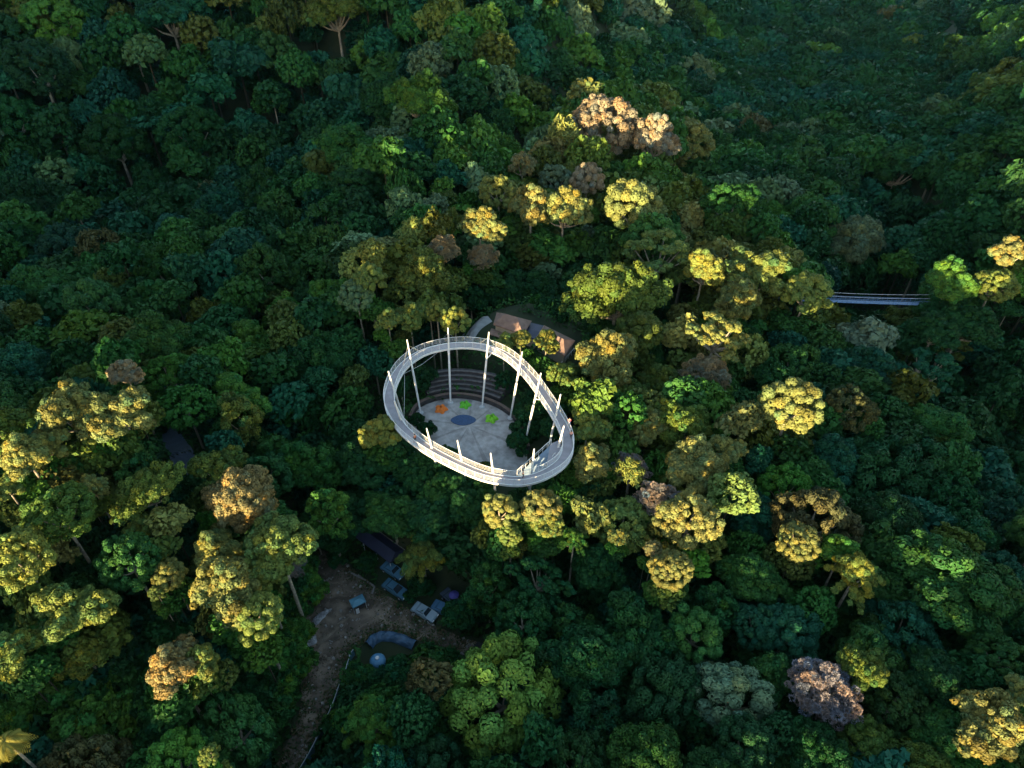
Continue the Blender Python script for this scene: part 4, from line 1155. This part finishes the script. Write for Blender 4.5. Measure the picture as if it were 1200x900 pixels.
# dull blue
M_BR = surface('blue_bridge_paint', (.10, .19, .36), .5, .2, .8)
sag = lambda f, k: Vector((0, 0, -k * 4 * f * (1 - f)))
fs = np.linspace(0, 1, 41)
cl = [b0.lerp(b1, f) + sag(f, .1) for f in fs]
b = B()
for p, q in zip(cl, cl[1:]):
    d = q - p; b.box((p + q) / 2, (d.length * .96, 1.25, .12), math.atan2(d.y, d.x))
b.build('deck', M_BR, br)
for s in (-.65, .65):
    b = B()
    for z, r in ((1.1, .045), (.75, .02), (.4, .02)): b.tube([p + nn * s + Vector((0, 0, z)) for p in cl], r, 6)
    for p in cl: b.tube([p + nn * s, p + nn * s + Vector((0, 0, 1.15))], .04, 5)
    b.build('railing', M_BR, br)
    B().tube([b0.lerp(b1, f) + nn * s * 1.3 + Vector((0, 0, 2.6)) + sag(f, .9) for f in fs], .05, 6).build('cable', M_STEEL, br)
for p in (b0, b1):
    b = B(); g = T(p.x, p.y)
    for s in (-1.15, 1.15): b.tube([(p.x + nn.x * s, p.y + nn.y * s, g - 1), (p.x + nn.x * s, p.y + nn.y * s, ZB + 2.8)], .14, 8)
    b.box(p + Vector((0, 0, 2.3)), (.2, 2.3, .2), math.atan2(ax.y, ax.x)); b.build('tower', M_STEEL, br)

# ------------------------------------------------------------------ palm
pp = at(6, 868, 9.5); s = float(shade(pp.x, pp.y)); pp = at(6, 868, s + 2.6)
pe = empty('palm_tree', (pp.x, pp.y, T(pp.x, pp.y))); tag(pe, 'bright yellow drooping palm standing above the bushes at the bottom corner', 'palm')
g = np.random.RandomState(4); VV = []
for k in range(17):
    an = k * 2.4 + g.uniform(-.4, .4); el = .85 - .06 * k + g.uniform(-.15, .15); Lf = 1.7 + g.uniform(-.5, .5)
    d = np.array([math.cos(an), math.sin(an)])
    cpts = []
    for j in range(13):
        f = j / 12; hr = Lf * f * math.cos(el * (1 - f * .5)); z = Lf * (f * math.sin(el) - 1.05 * f * f)
        cpts.append(np.array([d[0] * hr, d[1] * hr, z]))
    for j in range(1, 13):
        p = cpts[j]; tdir = cpts[j] - cpts[j - 1]; tdir /= np.linalg.norm(tdir)
        sd_ = np.array([-d[1], d[0], 0])
        for sgn_ in (-1, 1):
            for m_ in (0, .5):
                l = .95 * math.sin(math.pi * (.12 + .83 * (j - m_) / 12)); q0 = p - tdir * m_ * Lf / 12
                tip = q0 + sd_ * sgn_ * l * .75 + tdir * l * .55 + np.array([0, 0, -.45 * l])
                VV.append([q0 - tdir * .06, (q0 + tip) / 2 - tdir * .05 + [0, 0, .05], tip, (q0 + tip) / 2 + tdir * .06 + [0, 0, .05]])
VV = np.array(VV).reshape(-1, 3)
c_ = ob('crown', mesh_np('crown', VV, np.arange(len(VV), dtype=np.int32).reshape(-1, 4), M_LEAF, np.ones((len(VV) // 4, 3)) * g.uniform(.75, 1.2, (len(VV) // 4, 1))), pe, (0, 0, pp.z - pe.location.z)); c_.color = (.16, .15, .03, 1)
B().tube([pe.location + Vector((.3, .2, -2)), pe.location + Vector((.1, 0, 4)), pp], [.22, .17, .14], 8).build('trunk', M_BARK, pe)


# ------------------------------------------------------------------ people on the walkway
def limb_mesh(name, joints, edges, radii, mat, parent, level=1):
    me = bpy.data.meshes.new(name); me.from_pydata(joints, edges, []); o = bpy.data.objects.new(name, me); COL.objects.link(o)
    sk = o.modifiers.new('skin', 'SKIN'); ss = o.modifiers.new('smooth', 'SUBSURF'); ss.levels = level; ss.render_levels = level
    for v, r in zip(me.skin_vertices[0].data, radii): v.radius = (r, r)
    me.skin_vertices[0].data[0].use_root = True
    dg = bpy.context.evaluated_depsgraph_get(); nm = bpy.data.meshes.new_from_object(o.evaluated_get(dg)); nm.materials.clear(); nm.materials.append(mat)
    bpy.data.objects.remove(o); bpy.data.meshes.remove(me); nm.name = name
    for p in nm.polygons: p.use_smooth = True
    return ob(name, nm, parent)


M_SKIN = surface('skin', (.42, .26, .18), .6, .1, 2); M_HAIR = surface('dark_hair', (.02, .016, .014), .6, .2, 4)


def person(px, py, face, shirt, trousers, label, step=.12):
    c = at(px, py, ZD + .01); e = empty('person', c, face); tag(e, label, 'person', 'visitors on the ring walkway')
    hip_, kn, an_ = .93, .50, .09
    J = [(0, 0, hip_), (0, 0, 1.18), (0, 0, 1.42), (.01, 0, 1.52), (.03, 0, 1.64), (0, 0, 1.70),
         (0, .19, 1.40), (.02, .25, 1.14), (.10, .24, .92), (0, -.19, 1.40), (-.02, -.25, 1.14), (.06, -.24, .92),
         (0, .09, .88), (step * .6, .10, kn), (step, .10, an_), (step + .15, .11, .04), (0, -.09, .88), (-step * .3, -.10, kn), (-step, -.10, an_), (-step + .15, -.11, .04),
         (.17, .24, .85), (.13, -.24, .85)]
    E = [(0, 1), (1, 2), (2, 3), (3, 4), (4, 5), (2, 6), (6, 7), (7, 8), (2, 9), (9, 10), (10, 11), (0, 12), (12, 13), (13, 14), (14, 15), (0, 16), (16, 17), (17, 18), (18, 19), (8, 20), (11, 21)]
    rr = [.13, .12, .13, .055, .10, .075, .06, .045, .035, .06, .045, .035, .085, .058, .042, .035, .085, .058, .042, .035, .025, .025]
    limb_mesh('body', J, E, rr, M_SKIN, e)
    ms, mt = surface('shirt_cloth', shirt, .8, .15, 6), surface('trouser_cloth', trousers, .8, .15, 6)
    limb_mesh('shirt', [J[0], J[1], J[2], J[6], J[7], J[9], J[10]], [(0, 1), (1, 2), (2, 3), (3, 4), (2, 5), (5, 6)], [.15, .145, .15, .08, .062, .08, .062], ms, e)
    limb_mesh('trousers', [(0, 0, .94), J[12], J[13], (step, .10, .14), J[16], J[17], (-step, -.10, .14)], [(0, 1), (1, 2), (2, 3), (0, 4), (4, 5), (5, 6)], [.145, .10, .075, .06, .10, .075, .06], mt, e)
    limb_mesh('hair', [(-.01, 0, 1.70), (.0, 0, 1.76), (-.07, 0, 1.66)], [(0, 1), (0, 2)], [.10, .07, .07], M_HAIR, e)


person(667, 499, 1.6, (.55, .06, .10), (.08, .10, .25), 'person in a red top on the right-hand bend of the walkway')
person(669, 514, 1.4, (.50, .28, .30), (.05, .05, .07), 'person in a pinkish top walking behind the one in red')
person(487, 518, 2.4, (.35, .07, .05), (.04, .04, .05), 'person in dark red by the inner rail of the near left bend')
person(613, 560, .2, (.60, .35, .28), (.10, .09, .10), 'person in a pale pink top at the near end of the walkway')


# ------------------------------------------------------------------ air
m, nt, out = new_mat('air')
pv = nt.nodes.new('ShaderNodeVolumePrincipled'); pv.inputs['Color'].default_value = (.25, .70, 1.0, 1); pv.inputs['Density'].default_value = .00004; pv.inputs['Anisotropy'].default_value = .8
nt.links.new(pv.outputs[0], out.inputs['Volume'])
b = B(); b.box((0, 300, 27), (1900, 1500, 140)); o = b.build('haze', m, loc=(0, 300, 27)); tag(o, 'thin blue-green haze over the distant slopes', 'haze', kind='stuff')


# ------------------------------------------------------------------ light
w = bpy.data.worlds.new('World'); scene.world = w; w.use_nodes = True
nt = w.node_tree; bg = nt.nodes['Background']
sky = nt.nodes.new('ShaderNodeTexSky'); sky.sky_type = 'NISHITA'; sky.sun_disc = False
sky.sun_elevation = R(SUN_EL); sky.sun_rotation = math.atan2(AX, AY); sky.altitude = 800; sky.air_density = 1.0; sky.dust_density = 1.0; sky.ozone_density = 1.0
nt.links.new(sky.outputs[0], bg.inputs['Color']); bg.inputs['Strength'].default_value = .13
sd = bpy.data.lights.new('sun', 'SUN'); so = bpy.data.objects.new('sun', sd); COL.objects.link(so)
sd.energy = 3.7; sd.angle = R(.5); sd.color = (1, .75, .40)
dirv = Vector((AX * math.cos(R(SUN_EL)), AY * math.cos(R(SUN_EL)), math.sin(R(SUN_EL))))
so.rotation_euler = dirv.to_track_quat('Z', 'Y').to_euler(); so.location = (-200, -150, 120)

vs = scene.view_settings
scene.display_settings.display_device = 'sRGB'
vs.view_transform = 'Standard'; vs.look = 'None'; vs.exposure = 3.15; vs.gamma = 1; vs.use_curve_mapping = False
cy = scene.cycles
cy.max_bounces = 4; cy.diffuse_bounces = 1; cy.glossy_bounces = 2; cy.transmission_bounces = 2; cy.transparent_max_bounces = 4
cy.use_denoising = True
